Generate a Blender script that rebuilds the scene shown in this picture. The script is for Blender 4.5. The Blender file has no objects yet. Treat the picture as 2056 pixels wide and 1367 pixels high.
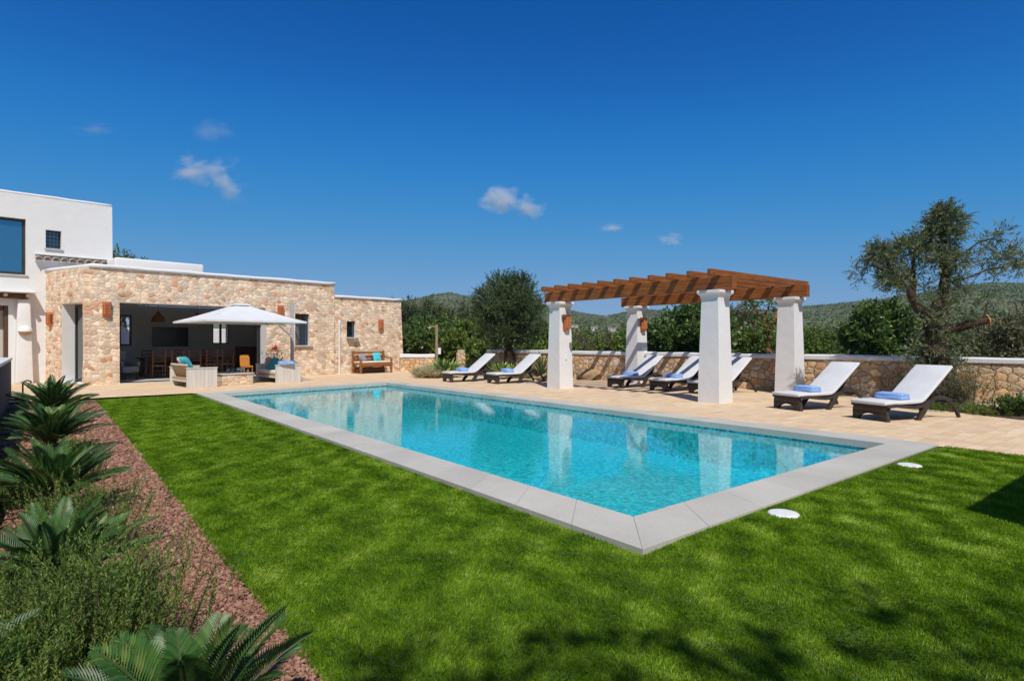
import bpy, math, random
import numpy as np
from mathutils import Vector, Matrix

random.seed(7)
RNG = np.random.default_rng(11)
SC = bpy.context.scene
COL = SC.collection
R = math.radians
CAM_H = 1.45
F_PX = 1179.0            # focal length of the 2056-px-wide photograph
A = Vector((-0.6226, 0.7826, 0))   # along the pool, away from the viewpoint
B = Vector((0.7826, 0.6226, 0))    # across the pool
HOUSE_ROT = math.atan2(0.722, 0.692)
HF = Vector((0.692, 0.722, 0))
HI = Vector((-0.722, 0.692, 0))


def tu(t, u, z=0.0):
    p = A * t + B * u
    return Vector((p.x, p.y, z))


def gp(px, d, z=0.0):
    """point on the plot at bearing column px and forward distance d"""
    return Vector(((px - 1028.0) / F_PX * d, d, z))


def zy(y, d):
    return CAM_H + (683.5 - y) * d / F_PX


# ------------------------------------------------------------------ materials
def new_mat(name):
    m = bpy.data.materials.new(name)
    m.use_nodes = True
    nt = m.node_tree
    for n in list(nt.nodes):
        nt.nodes.remove(n)
    out = nt.nodes.new('ShaderNodeOutputMaterial')
    return m, nt, out


class G:
    """tiny node-graph helper"""
    def __init__(self, nt):
        self.nt = nt

    def n(self, kind, ins=None, **props):
        nd = self.nt.nodes.new('ShaderNode' + kind)
        for k, v in props.items():
            setattr(nd, k, v)
        for k, v in (ins or {}).items():
            if hasattr(v, 'is_output') or isinstance(v, bpy.types.NodeSocket):
                self.nt.links.new(v, nd.inputs[k])
            else:
                nd.inputs[k].default_value = v
        return nd

    def ramp(self, fac, stops, interp='LINEAR'):
        nd = self.nt.nodes.new('ShaderNodeValToRGB')
        cr = nd.color_ramp
        cr.interpolation = interp
        while len(cr.elements) > 1:
            cr.elements.remove(cr.elements[-1])
        cr.elements[0].position = stops[0][0]
        cr.elements[0].color = tuple(stops[0][1]) + (1,)
        for p, c in stops[1:]:
            e = cr.elements.new(p)
            e.color = tuple(c) + (1,)
        self.nt.links.new(fac, nd.inputs[0])
        return nd.outputs[0]

    def math(self, op, a, b=0.0, c=0.0):
        nd = self.nt.nodes.new('ShaderNodeMath')
        nd.operation = op
        for i, v in enumerate((a, b, c)):
            if isinstance(v, bpy.types.NodeSocket):
                self.nt.links.new(v, nd.inputs[i])
            else:
                nd.inputs[i].default_value = v
        return nd.outputs[0]

    def mix(self, fac, a, b, blend='MIX'):
        nd = self.nt.nodes.new('ShaderNodeMix')
        nd.data_type = 'RGBA'
        nd.blend_type = blend
        for i, v in ((0, fac), (6, a), (7, b)):
            if isinstance(v, bpy.types.NodeSocket):
                self.nt.links.new(v, nd.inputs[i])
            else:
                if i and len(v) == 3:
                    v = tuple(v) + (1,)
                nd.inputs[i].default_value = v
        return nd.outputs[2]

    def noise(self, vec, scale, detail=3.0, rough=0.55, dist=0.0):
        return self.n('TexNoise', {'Vector': vec, 'Scale': scale, 'Detail': detail,
                                   'Roughness': rough, 'Distortion': dist})

    def obj(self):
        return self.n('TexCoord').outputs['Object']

    def bump(self, h, strength=0.3, dist=0.02):
        return self.n('Bump', {'Height': h, 'Strength': strength, 'Distance': dist}).outputs[0]

    def mapv(self, vec, scale=(1, 1, 1), loc=(0, 0, 0), rot=(0, 0, 0)):
        return self.n('Mapping', {'Vector': vec, 'Scale': scale, 'Location': loc, 'Rotation': rot}).outputs[0]


def principled(g, out, col, rough=0.7, normal=None, **ins):
    d = {'Base Color': col if isinstance(col, bpy.types.NodeSocket) else tuple(col) + (1,),
         'Roughness': rough}
    if normal is not None:
        d['Normal'] = normal
    d.update(ins)
    p = g.n('BsdfPrincipled', d)
    g.nt.links.new(p.outputs[0], out.inputs[0])
    return p


def simple(name, col, rough=0.6, var=0.12, scale=8.0, bump=0.15, bdist=0.01, **ins):
    m, nt, out = new_mat(name)
    g = G(nt)
    o = g.obj()
    nz = g.noise(o, scale, 4.0)
    dark = tuple(c * (1 - var) for c in col)
    light = tuple(min(1.0, c * (1 + var)) for c in col)
    c = g.ramp(nz.outputs[0], [(0.3, dark), (0.7, light)])
    fine = g.noise(o, scale * 9, 3.0)
    principled(g, out, c, rough, g.bump(fine.outputs[0], bump, bdist), **ins)
    return m


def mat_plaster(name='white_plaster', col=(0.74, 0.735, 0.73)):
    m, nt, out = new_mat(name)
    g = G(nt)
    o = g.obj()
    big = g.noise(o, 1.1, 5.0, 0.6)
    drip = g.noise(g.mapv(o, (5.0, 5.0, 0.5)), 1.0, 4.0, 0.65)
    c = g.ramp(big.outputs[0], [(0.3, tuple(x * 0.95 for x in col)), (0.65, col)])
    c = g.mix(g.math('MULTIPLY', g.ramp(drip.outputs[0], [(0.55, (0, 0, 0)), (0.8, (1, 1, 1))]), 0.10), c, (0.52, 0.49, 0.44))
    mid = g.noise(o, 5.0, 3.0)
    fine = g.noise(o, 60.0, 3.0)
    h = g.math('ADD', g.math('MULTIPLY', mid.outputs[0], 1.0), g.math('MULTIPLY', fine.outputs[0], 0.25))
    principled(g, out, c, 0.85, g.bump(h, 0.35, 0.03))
    return m


def mat_masonry(name, sx, sz, stops, mortar, mw=0.05, bump=0.6, warp=0.35):
    """rubble masonry on a wall whose own x runs along it and z up"""
    m, nt, out = new_mat(name)
    g = G(nt)
    o = g.obj()
    sep = g.n('SeparateXYZ', {0: o})
    v = g.n('CombineXYZ', {0: g.math('MULTIPLY', sep.outputs[0], sx), 1: g.math('MULTIPLY', sep.outputs[2], sz),
                           2: g.math('MULTIPLY', sep.outputs[1], 0.0)}).outputs[0]
    wn = g.noise(v, 1.4, 3.0)
    wv = g.n('VectorMath', {0: wn.outputs[1], 1: (0.5, 0.5, 0.5)}, operation='SUBTRACT').outputs[0]
    wv = g.n('VectorMath', {0: wv, 'Scale': warp}, operation='SCALE').outputs[0]
    v2 = g.n('VectorMath', {0: v, 1: wv}, operation='ADD').outputs[0]
    vo = g.n('TexVoronoi', {'Vector': v2, 'Scale': 1.0, 'Randomness': 0.85}, voronoi_dimensions='2D', distance='CHEBYCHEV')
    ve = g.n('TexVoronoi', {'Vector': v2, 'Scale': 1.0, 'Randomness': 0.85}, voronoi_dimensions='2D', feature='DISTANCE_TO_EDGE')
    vo2 = g.n('TexVoronoi', {'Vector': v2, 'Scale': 1.0, 'Randomness': 0.85}, voronoi_dimensions='2D')
    cs = g.n('SeparateColor', {0: vo2.outputs['Color']})
    col = g.ramp(cs.outputs[0], stops)
    val = g.math('ADD', g.math('MULTIPLY', cs.outputs[1], 0.50), 0.74)
    fine = g.noise(o, 14.0, 5.0, 0.65)
    val = g.math('MULTIPLY', val, g.math('ADD', g.math('MULTIPLY', fine.outputs[0], 0.9), 0.55))
    vv = g.n('CombineXYZ', {0: val, 1: val, 2: val}).outputs[0]
    col = g.mix(1.0, col, vv, 'MULTIPLY')
    st = g.noise(o, 6.0, 4.0, 0.6, 0.8)
    col = g.mix(g.math('MULTIPLY', g.ramp(st.outputs[0], [(0.52, (0, 0, 0)), (0.7, (1, 1, 1))]), 0.35), col, stops[-1][1])
    edge = g.ramp(ve.outputs['Distance'], [(mw * 0.4, (1, 1, 1)), (mw * 1.6, (0, 0, 0))])
    col = g.mix(g.math('MULTIPLY', edge, 0.55), col, mortar)
    gap = g.ramp(ve.outputs['Distance'], [(0.0, (1, 1, 1)), (mw * 0.55, (0, 0, 0))])
    pit = g.ramp(g.noise(o, 9.0, 4.0, 0.7).outputs[0], [(0.34, (1, 1, 1)), (0.44, (0, 0, 0))])
    col = g.mix(g.math('MULTIPLY', g.math('MAXIMUM', gap, pit), 0.27), col, tuple(c * 0.36 for c in mortar))
    hgt = g.ramp(ve.outputs['Distance'], [(0.0, (0, 0, 0)), (mw * 2.2, (0.8, 0.8, 0.8)), (0.4, (1, 1, 1))])
    h = g.math('ADD', g.math('ADD', hgt, g.math('MULTIPLY', fine.outputs[0], 0.6)), g.math('MULTIPLY', cs.outputs[2], 0.5))
    principled(g, out, col, 0.9, g.bump(h, bump, 0.04))
    return m


def mat_wood(name, dark, light, axis=0, scale=1.0, rough=0.5, bump=0.25):
    m, nt, out = new_mat(name)
    g = G(nt)
    o = g.obj()
    s = [22.0 * scale] * 3
    s[axis] = 1.6 * scale
    nz = g.noise(g.mapv(o, tuple(s)), 1.0, 5.0, 0.6, 0.6)
    nz2 = g.noise(o, 1.3, 2.0)
    c = g.ramp(nz.outputs[0], [(0.25, dark), (0.5, tuple((a + b) / 2 for a, b in zip(dark, light))), (0.75, light)])
    c = g.mix(g.math('MULTIPLY', nz2.outputs[0], 0.5), c, tuple(x * 0.75 for x in light))
    s3 = [7.0 * scale] * 3
    s3[axis] = 0.9 * scale
    nz3 = g.noise(g.mapv(o, tuple(s3)), 1.0, 4.0, 0.65, 1.0)
    c = g.mix(g.math('MULTIPLY', g.ramp(nz3.outputs[0], [(0.48, (0, 0, 0)), (0.68, (1, 1, 1))]), 0.6), c, tuple(x * 1.3 for x in dark))
    principled(g, out, c, rough, g.bump(nz.outputs[0], bump, 0.01))
    return m


def mat_leaf(name, stops, rough=0.5, trans=0.25, tcol=None, spec=0.4):
    """stops run over the leaf's own random value v"""
    m, nt, out = new_mat(name)
    g = G(nt)
    at = g.n('Attribute', attribute_name='v')
    c = g.ramp(at.outputs['Fac'], stops)
    p = g.n('BsdfPrincipled', {'Base Color': c, 'Roughness': rough, 'Specular IOR Level': spec})
    t = g.n('BsdfTranslucent', {'Color': g.mix(0.5, c, tcol or (0.16, 0.22, 0.02))})
    mx = g.n('MixShader', {0: trans, 1: p.outputs[0], 2: t.outputs[0]})
    nt.links.new(mx.outputs[0], out.inputs[0])
    return m


def mat_glass(name='window_glass', col=(0.012, 0.02, 0.026)):
    m, nt, out = new_mat(name)
    g = G(nt)
    nz = g.noise(g.obj(), 1.5, 1.0)
    principled(g, out, col, 0.03, g.bump(nz.outputs[0], 0.02, 0.02), **{'Specular IOR Level': 1.0, 'IOR': 2.1})
    return m


def mat_blue_glass():
    m, nt, out = new_mat('solar_glass')
    g = G(nt)
    nz = g.noise(g.obj(), 1.2, 1.0)
    principled(g, out, (0.10, 0.30, 0.42), 0.03, g.bump(nz.outputs[0], 0.03, 0.02), Metallic=0.8)
    return m


M = {}
M['glass_blue'] = mat_blue_glass()
M['plaster'] = mat_plaster()
M['far_wall'] = mat_plaster('ochre_plaster', (0.52, 0.48, 0.43))
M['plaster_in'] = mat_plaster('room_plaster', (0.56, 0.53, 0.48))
STONE = [(0, (0.614, 0.474, 0.363)), (0.12, (0.792, 0.618, 0.451)), (0.36, (0.762, 0.567, 0.396)), (0.52, (0.851, 0.700, 0.550)), (0.66, (0.733, 0.515, 0.363)), (0.78, (0.772, 0.639, 0.484)), (0.88, (0.653, 0.371, 0.220)), (0.945, (0.594, 0.268, 0.132)), (0.97, (0.554, 0.494, 0.440)), (1, (0.693, 0.536, 0.308))]
M['masonry'] = mat_masonry('stone_masonry', 5.6, 7.8, STONE, (0.78, 0.62, 0.46), 0.055, 0.45, 0.75)
M['masonry_small'] = mat_masonry('stone_masonry_small', 5.0, 8.0, STONE, (0.60, 0.50, 0.34), bump=0.5)
RUB = [(0.0, (0.48, 0.38, 0.27)), (0.2, (0.68, 0.49, 0.29)), (0.42, (0.60, 0.43, 0.26)), (0.58, (0.72, 0.45, 0.22)),
       (0.72, (0.58, 0.48, 0.37)), (0.86, (0.74, 0.56, 0.36)), (1.0, (0.64, 0.30, 0.12))]
M['rubble'] = mat_masonry('garden_rubble', 4.4, 5.6, RUB, (0.58, 0.45, 0.29), 0.05, 1.0, 0.7)
M['tan_rock'] = simple('tan_rock', (0.36, 0.25, 0.14), 0.9, 0.35, 5.0, 0.6, 0.04)
M['beam'] = mat_wood('stained_timber', (0.060, 0.016, 0.003), (0.42, 0.135, 0.017), 0, 1.3, 0.65, 0.6)
M['beam_dark'] = mat_wood('dark_timber', (0.05, 0.022, 0.01), (0.13, 0.06, 0.025), 0, 1.0, 0.5)
M['teak'] = mat_wood('carved_teak', (0.18, 0.055, 0.014), (0.42, 0.165, 0.045), 0, 2.0, 0.45)
M['dark_wood'] = mat_wood('dark_dining_wood', (0.06, 0.02, 0.012), (0.16, 0.06, 0.03), 2, 2.0, 0.35)
M['washed'] = mat_wood('whitewashed_wood', (0.50, 0.46, 0.40), (0.74, 0.71, 0.66), 2, 0.7, 0.8)
M['tan_wood'] = mat_wood('tan_slats', (0.30, 0.19, 0.09), (0.55, 0.40, 0.24), 2, 1.0, 0.6)
M['orange_wood'] = simple('orange_wicker', (0.55, 0.22, 0.03), 0.6, 0.25, 12)


def mat_wicker():
    m, nt, out = new_mat('brown_wicker')
    g = G(nt)
    o = g.obj()
    w = g.n('TexWave', {'Vector': o, 'Scale': 34.0, 'Distortion': 1.2, 'Detail': 1.0}, bands_direction='Z')
    w2 = g.n('TexWave', {'Vector': o, 'Scale': 30.0, 'Distortion': 1.5}, bands_direction='X')
    h = g.math('MULTIPLY', w.outputs[1], w2.outputs[1])
    nz = g.noise(o, 9.0, 4.0)
    c = g.ramp(nz.outputs[0], [(0.3, (0.020, 0.013, 0.010)), (0.7, (0.055, 0.034, 0.024))])
    principled(g, out, c, 0.55, g.bump(h, 0.8, 0.01))
    return m


M['wicker'] = mat_wicker()
M['fabric'] = simple('white_fabric', (0.64, 0.64, 0.645), 0.9, 0.06, 3.5, 0.3, 0.01)
_g = G(M['fabric'].node_tree)
_nz = _g.noise(_g.mapv(_g.obj(), (3.0, 9.0, 3.0)), 1.0, 4.0, 0.6, 1.2)
_b = [n for n in M['fabric'].node_tree.nodes if n.type == 'BUMP'][0]
M['fabric'].node_tree.links.new(_g.bump(_nz.outputs[0], 0.22, 0.02), _b.inputs['Normal'])
M['canopy'] = simple('white_canvas', (0.66, 0.665, 0.67), 0.8, 0.05, 3, 0.25, 0.01)
M['cream_fabric'] = simple('cream_fabric', (0.70, 0.66, 0.58), 0.9, 0.08, 6, 0.3)
M['towel'] = simple('blue_towel', (0.27, 0.45, 0.82), 0.95, 0.15, 30, 0.8, 0.01)
M['teal'] = simple('teal_fabric', (0.02, 0.26, 0.34), 0.9, 0.2, 10, 0.3)
M['aqua'] = simple('aqua_fabric', (0.06, 0.50, 0.60), 0.9, 0.15, 10, 0.3)
M['grey_fabric'] = simple('grey_fabric', (0.26, 0.27, 0.29), 0.9, 0.25, 12, 0.3)
M['terracotta'] = simple('terracotta', (0.58, 0.20, 0.075), 0.85, 0.25, 14, 0.4)
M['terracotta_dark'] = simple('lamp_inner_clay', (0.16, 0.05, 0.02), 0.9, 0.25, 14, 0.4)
M['clay_tile'] = simple('clay_tile', (0.44, 0.36, 0.28), 0.9, 0.3, 6, 0.4)
M['metal'] = simple('dark_frame_metal', (0.030, 0.030, 0.034), 0.4, 0.2, 5, 0.05)
M['black'] = simple('black_gloss', (0.010, 0.010, 0.012), 0.2, 0.1, 5, 0.02)
M['white_metal'] = simple('white_metal', (0.72, 0.72, 0.71), 0.35, 0.04, 5, 0.05)
M['mast'] = simple('grey_metal', (0.42, 0.42, 0.44), 0.35, 0.05, 5, 0.05)
M['sill'] = simple('grey_sill_stone', (0.50, 0.48, 0.45), 0.8, 0.1, 10, 0.2)
M['glass'] = mat_glass()
M['post_wood'] = mat_wood('weathered_post', (0.18, 0.13, 0.08), (0.36, 0.27, 0.18), 2, 1.0, 0.8)
M['cutwood'] = simple('fresh_cut_wood', (0.62, 0.30, 0.10), 0.8, 0.25, 14, 0.3)
M['lid'] = simple('white_lid_plastic', (0.78, 0.78, 0.76), 0.4, 0.05, 20, 0.1)
M['soil'] = simple('garden_soil', (0.10, 0.065, 0.04), 0.95, 0.4, 9, 0.8, 0.03)


def mat_bark(name, a, b, sc=7.0):
    m, nt, out = new_mat(name)
    g = G(nt)
    o = g.obj()
    nz = g.noise(g.mapv(o, (sc, sc, sc * 0.3)), 1.0, 6.0, 0.7, 1.5)
    c = g.ramp(nz.outputs[0], [(0.3, a), (0.7, b)])
    principled(g, out, c, 0.95, g.bump(nz.outputs[0], 1.0, 0.05))
    return m


M['bark'] = mat_bark('olive_bark', (0.014, 0.009, 0.006), (0.085, 0.052, 0.032))
M['bark_dark'] = mat_bark('dark_bark', (0.03, 0.022, 0.015), (0.12, 0.085, 0.055))

M['leaf_olive'] = mat_leaf('olive_leaf', [(0, (0.061, 0.084, 0.034)), (0.55, (0.152, 0.183, 0.085)), (0.85, (0.276, 0.296, 0.169)), (1, (0.456, 0.432, 0.239))], 0.5, 0.18)
M['leaf_dense'] = mat_leaf('dense_olive_leaf', [(0, (0.027, 0.048, 0.018)), (0.6, (0.067, 0.104, 0.035)), (1, (0.159, 0.196, 0.081))], 0.55, 0.18)
M['leaf_dark'] = mat_leaf('dark_green_leaf', [(0, (0.034, 0.061, 0.016)), (0.6, (0.085, 0.149, 0.029)), (1, (0.228, 0.315, 0.064))], 0.4, 0.22, None, 0.5)
M['leaf_bright'] = mat_leaf('bright_green_leaf', [(0, (0.061, 0.101, 0.018)), (0.6, (0.149, 0.216, 0.039)), (1, (0.297, 0.365, 0.078))], 0.5, 0.3)
M['leaf_dry'] = mat_leaf('dry_scrub_leaf', [(0, (0.084, 0.078, 0.039)), (0.6, (0.180, 0.168, 0.083)), (1, (0.360, 0.312, 0.165))], 0.7, 0.2)
M['leaf_pine'] = mat_leaf('pine_needles', [(0, (0.044, 0.065, 0.021)), (0.6, (0.100, 0.126, 0.038)), (1, (0.200, 0.216, 0.068))], 0.7, 0.15)
M['leaf_straw'] = mat_leaf('straw_grass', [(0, (0.351, 0.311, 0.162)), (0.6, (0.567, 0.499, 0.297)), (1, (0.810, 0.729, 0.486))], 0.8, 0.25)
M['leaf_hill'] = mat_leaf('hill_pine', [(0, (0.060, 0.086, 0.027)), (0.6, (0.138, 0.169, 0.050)), (1, (0.241, 0.258, 0.087))], 0.8, 0.1)
M['leaf_cycad'] = mat_leaf('cycad_frond', [(0, (0.012, 0.034, 0.010)), (0.5, (0.034, 0.095, 0.019)), (0.85, (0.072, 0.168, 0.034)), (1, (0.240, 0.269, 0.058))], 0.45, 0.16, (0.10, 0.20, 0.02), 0.4)
M['leaf_rosemary'] = mat_leaf('rosemary_needle', [(0, (0.039, 0.078, 0.017)), (0.5, (0.130, 0.208, 0.038)), (0.9, (0.273, 0.351, 0.072)), (1, (0.468, 0.442, 0.072))], 0.6, 0.25)
M['leaf_agave'] = mat_leaf('succulent_leaf', [(0, (0.090, 0.162, 0.048)), (0.6, (0.256, 0.389, 0.096)), (1, (0.666, 0.713, 0.256))], 0.45, 0.15)
M['grass'] = mat_leaf('turf_blade', [(0.0, (0.030, 0.085, 0.002)), (0.3, (0.090, 0.200, 0.003)), (0.6, (0.21, 0.36, 0.010)), (0.85, (0.38, 0.53, 0.06)), (1.0, (0.52, 0.64, 0.16))], 0.6, 0.36, (0.32, 0.46, 0.006), 0.15)
M['flower'] = simple('red_flower', (0.55, 0.05, 0.02), 0.7, 0.25, 20, 0.3)


def mat_deck():
    m, nt, out = new_mat('deck_flagstones')
    g = G(nt)
    o = g.mapv(g.obj(), rot=(0, 0, -math.atan2(B.y, B.x)))
    wn = g.noise(o, 1.5, 2.0)
    wv = g.n('VectorMath', {0: wn.outputs[1], 1: (0.5, 0.5, 0.5)}, operation='SUBTRACT').outputs[0]
    wv = g.n('VectorMath', {0: wv, 'Scale': 0.10}, operation='SCALE').outputs[0]
    o2 = g.n('VectorMath', {0: o, 1: wv}, operation='ADD').outputs[0]
    br = g.n('TexBrick', {'Vector': o2, 'Color1': (0, 0, 0, 1), 'Color2': (1, 1, 1, 1), 'Mortar': (0.5, 0.5, 0.5, 1), 'Scale': 1.0,
                          'Mortar Size': 0.007, 'Mortar Smooth': 0.4, 'Brick Width': 0.42, 'Row Height': 0.20},
             offset=0.45, squash=0.7, squash_frequency=3)
    col = g.ramp(br.outputs[0], [(0.0, (0.62, 0.43, 0.24)), (0.3, (0.74, 0.54, 0.33)), (0.55, (0.70, 0.52, 0.30)), (0.75, (0.78, 0.60, 0.39)), (1.0, (0.66, 0.42, 0.27))])
    nz = g.noise(o, 1.0, 5.0, 0.6)
    col = g.mix(g.ramp(nz.outputs[0], [(0.35, (0, 0, 0)), (0.75, (0.6, 0.6, 0.6))]), col, (0.64, 0.47, 0.33))
    st = g.noise(o, 5.0, 5.0, 0.7)
    v = g.math('ADD', g.math('MULTIPLY', st.outputs[0], 0.5), 0.75)
    col = g.mix(1.0, col, g.n('CombineXYZ', {0: v, 1: v, 2: v}).outputs[0], 'MULTIPLY')
    col = g.mix(g.math('MULTIPLY', br.outputs[1], 0.55), col, (0.40, 0.30, 0.20))
    blot = g.noise(o, 2.2, 6.0, 0.7, 0.5)
    col = g.mix(g.math('MULTIPLY', g.ramp(blot.outputs[0], [(0.55, (0, 0, 0)), (0.75, (1, 1, 1))]), 0.35), col, (0.46, 0.33, 0.22))
    h = g.math('SUBTRACT', g.math('MULTIPLY', st.outputs[0], 0.5), br.outputs[1])
    principled(g, out, col, 0.85, g.bump(h, 0.35, 0.01))
    return m


M['deck'] = mat_deck()


def mat_coping():
    m, nt, out = new_mat('coping_stone')
    g = G(nt)
    o = g.obj()
    nz = g.noise(o, 0.9, 4.0)
    fine = g.noise(o, 45.0, 4.0, 0.7)
    c = g.ramp(nz.outputs[0], [(0.3, (0.455, 0.43, 0.375)), (0.7, (0.555, 0.525, 0.46))])
    v = g.math('ADD', g.math('MULTIPLY', fine.outputs[0], 0.35), 0.82)
    at = g.n('Attribute', attribute_name='v')
    v = g.math('MULTIPLY', v, g.math('ADD', g.math('MULTIPLY', at.outputs['Fac'], 0.12), 0.94))
    c = g.mix(1.0, c, g.n('CombineXYZ', {0: v, 1: v, 2: v}).outputs[0], 'MULTIPLY')
    st = g.noise(o, 2.6, 5.0, 0.7)
    c = g.mix(g.math('MULTIPLY', g.ramp(st.outputs[0], [(0.52, (0, 0, 0)), (0.72, (1, 1, 1))]), 0.22), c, (0.36, 0.33, 0.28))
    principled(g, out, c, 0.75, g.bump(fine.outputs[0], 0.2, 0.005))
    return m


M['coping'] = mat_coping()


def mat_mosaic_ripple_light():
    m, nt, out = new_mat('pool_mosaic_ripple_light')
    g = G(nt)
    o = g.obj()
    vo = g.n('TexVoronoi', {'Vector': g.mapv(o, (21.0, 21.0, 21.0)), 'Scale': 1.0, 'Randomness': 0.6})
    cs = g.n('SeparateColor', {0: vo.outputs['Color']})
    c = g.ramp(cs.outputs[0], [(0.0, (0.001, 0.24, 0.30)), (0.30, (0.004, 0.48, 0.56)), (0.6, (0.04, 0.72, 0.80)), (0.85, (0.22, 0.92, 0.95)), (1.0, (0.60, 0.98, 0.98))])  # teal tiles; their strong contrast paints ripple-light speckle into the colour
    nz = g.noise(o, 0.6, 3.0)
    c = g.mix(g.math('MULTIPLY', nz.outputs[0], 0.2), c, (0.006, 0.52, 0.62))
    principled(g, out, c, 0.4)
    return m


M['mosaic_ripple_light'] = mat_mosaic_ripple_light()


def mat_water():
    m, nt, out = new_mat('pool_water')
    g = G(nt)
    o = g.obj()
    n1 = g.noise(o, 19.0, 2.0, 0.55, 0.3)
    n2 = g.noise(o, 4.5, 1.0, 0.5)
    calm = g.noise(o, 0.25, 2.0)
    amp = g.ramp(calm.outputs[0], [(0.34, (0.18, 0.18, 0.18)), (0.60, (1, 1, 1))])
    h = g.math('MULTIPLY', g.math('ADD', n1.outputs[0], g.math('MULTIPLY', n2.outputs[0], 0.5)), amp)
    nrm = g.bump(h, 0.20, 0.005)
    nrm2 = g.bump(g.math('ADD', n1.outputs[0], n2.outputs[0]), 0.8, 0.020)
    tint = (0.36, 0.95, 0.985, 1)
    tr = g.n('BsdfTransparent', {'Color': tint})
    rf = g.n('BsdfRefraction', {'Color': tint, 'Roughness': 0.0, 'IOR': 1.33, 'Normal': nrm2})
    body = g.n('MixShader', {0: 0.30, 1: tr.outputs[0], 2: rf.outputs[0]})
    gl = g.n('BsdfGlossy', {'Color': (1, 1, 1, 1), 'Roughness': 0.02, 'Normal': nrm})
    fr = g.n('Fresnel', {'IOR': 1.33, 'Normal': nrm})
    mx = g.n('MixShader', {0: fr.outputs[0], 1: body.outputs[0], 2: gl.outputs[0]})
    nt.links.new(mx.outputs[0], out.inputs[0])
    return m


M['water'] = mat_water()


def mat_ground(name, stops, scale, bump=0.5, bd=0.05):
    m, nt, out = new_mat(name)
    g = G(nt)
    o = g.obj()
    nz = g.noise(o, scale, 7.0, 0.65)
    c = g.ramp(nz.outputs[0], stops)
    principled(g, out, c, 0.95, g.bump(nz.outputs[0], bump, bd))
    return m


M['lawn'] = mat_ground('lawn_base', [(0.3, (0.035, 0.075, 0.003)), (0.7, (0.09, 0.16, 0.008))], 30.0)
M['gravel_base'] = mat_ground('red_gravel_base', [(0.3, (0.10, 0.035, 0.025)), (0.7, (0.30, 0.14, 0.10))], 40.0)
M['gravel'] = mat_leaf('lava_gravel', [(0, (0.108, 0.044, 0.031)), (0.5, (0.292, 0.144, 0.095)), (0.9, (0.410, 0.237, 0.168)), (1, (0.540, 0.413, 0.314))], 0.95, 0.0)
M['terrain'] = mat_ground('dry_hillside', [(0.3, (0.07, 0.085, 0.032)), (0.5, (0.11, 0.115, 0.05)), (0.7, (0.17, 0.15, 0.08))], 0.03, 0.3, 2.0)


# ------------------------------------------------------------------ objects
def tag(o, label=None, cat=None, group=None, kind=None):
    if label:
        o['label'] = label
    if cat:
        o['category'] = cat
    if group:
        o['group'] = group
    if kind:
        o['kind'] = kind
    return o


def thing(name, label, cat, loc=(0, 0, 0), rotz=0.0, group=None):
    o = bpy.data.objects.new(name, None)
    o.empty_display_size = 0.2
    COL.objects.link(o)
    o.location = loc
    o.rotation_euler = (0, 0, rotz)
    return tag(o, label, cat, group)


def np_obj(name, verts, faces, mat, parent=None, attr=None, smooth=False):
    """verts (n,3), faces (m,k): fast mesh; attr: one float per face"""
    verts = np.asarray(verts, dtype=np.float32).reshape(-1, 3)
    faces = np.asarray(faces, dtype=np.int32)
    me = bpy.data.meshes.new(name)
    m, k = faces.shape
    me.vertices.add(len(verts))
    me.vertices.foreach_set('co', verts.ravel())
    me.loops.add(m * k)
    me.loops.foreach_set('vertex_index', faces.ravel())
    me.polygons.add(m)
    me.polygons.foreach_set('loop_start', np.arange(0, m * k, k, dtype=np.int32))
    me.polygons.foreach_set('use_smooth', np.full(m, bool(smooth)))
    if attr is not None:
        a = me.attributes.new('v', 'FLOAT', 'FACE')
        a.data.foreach_set('value', np.asarray(attr, dtype=np.float32))
    me.update(calc_edges=True)
    me.materials.append(mat)
    o = bpy.data.objects.new(name, me)
    COL.objects.link(o)
    if parent:
        o.parent = parent
    return o


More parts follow.
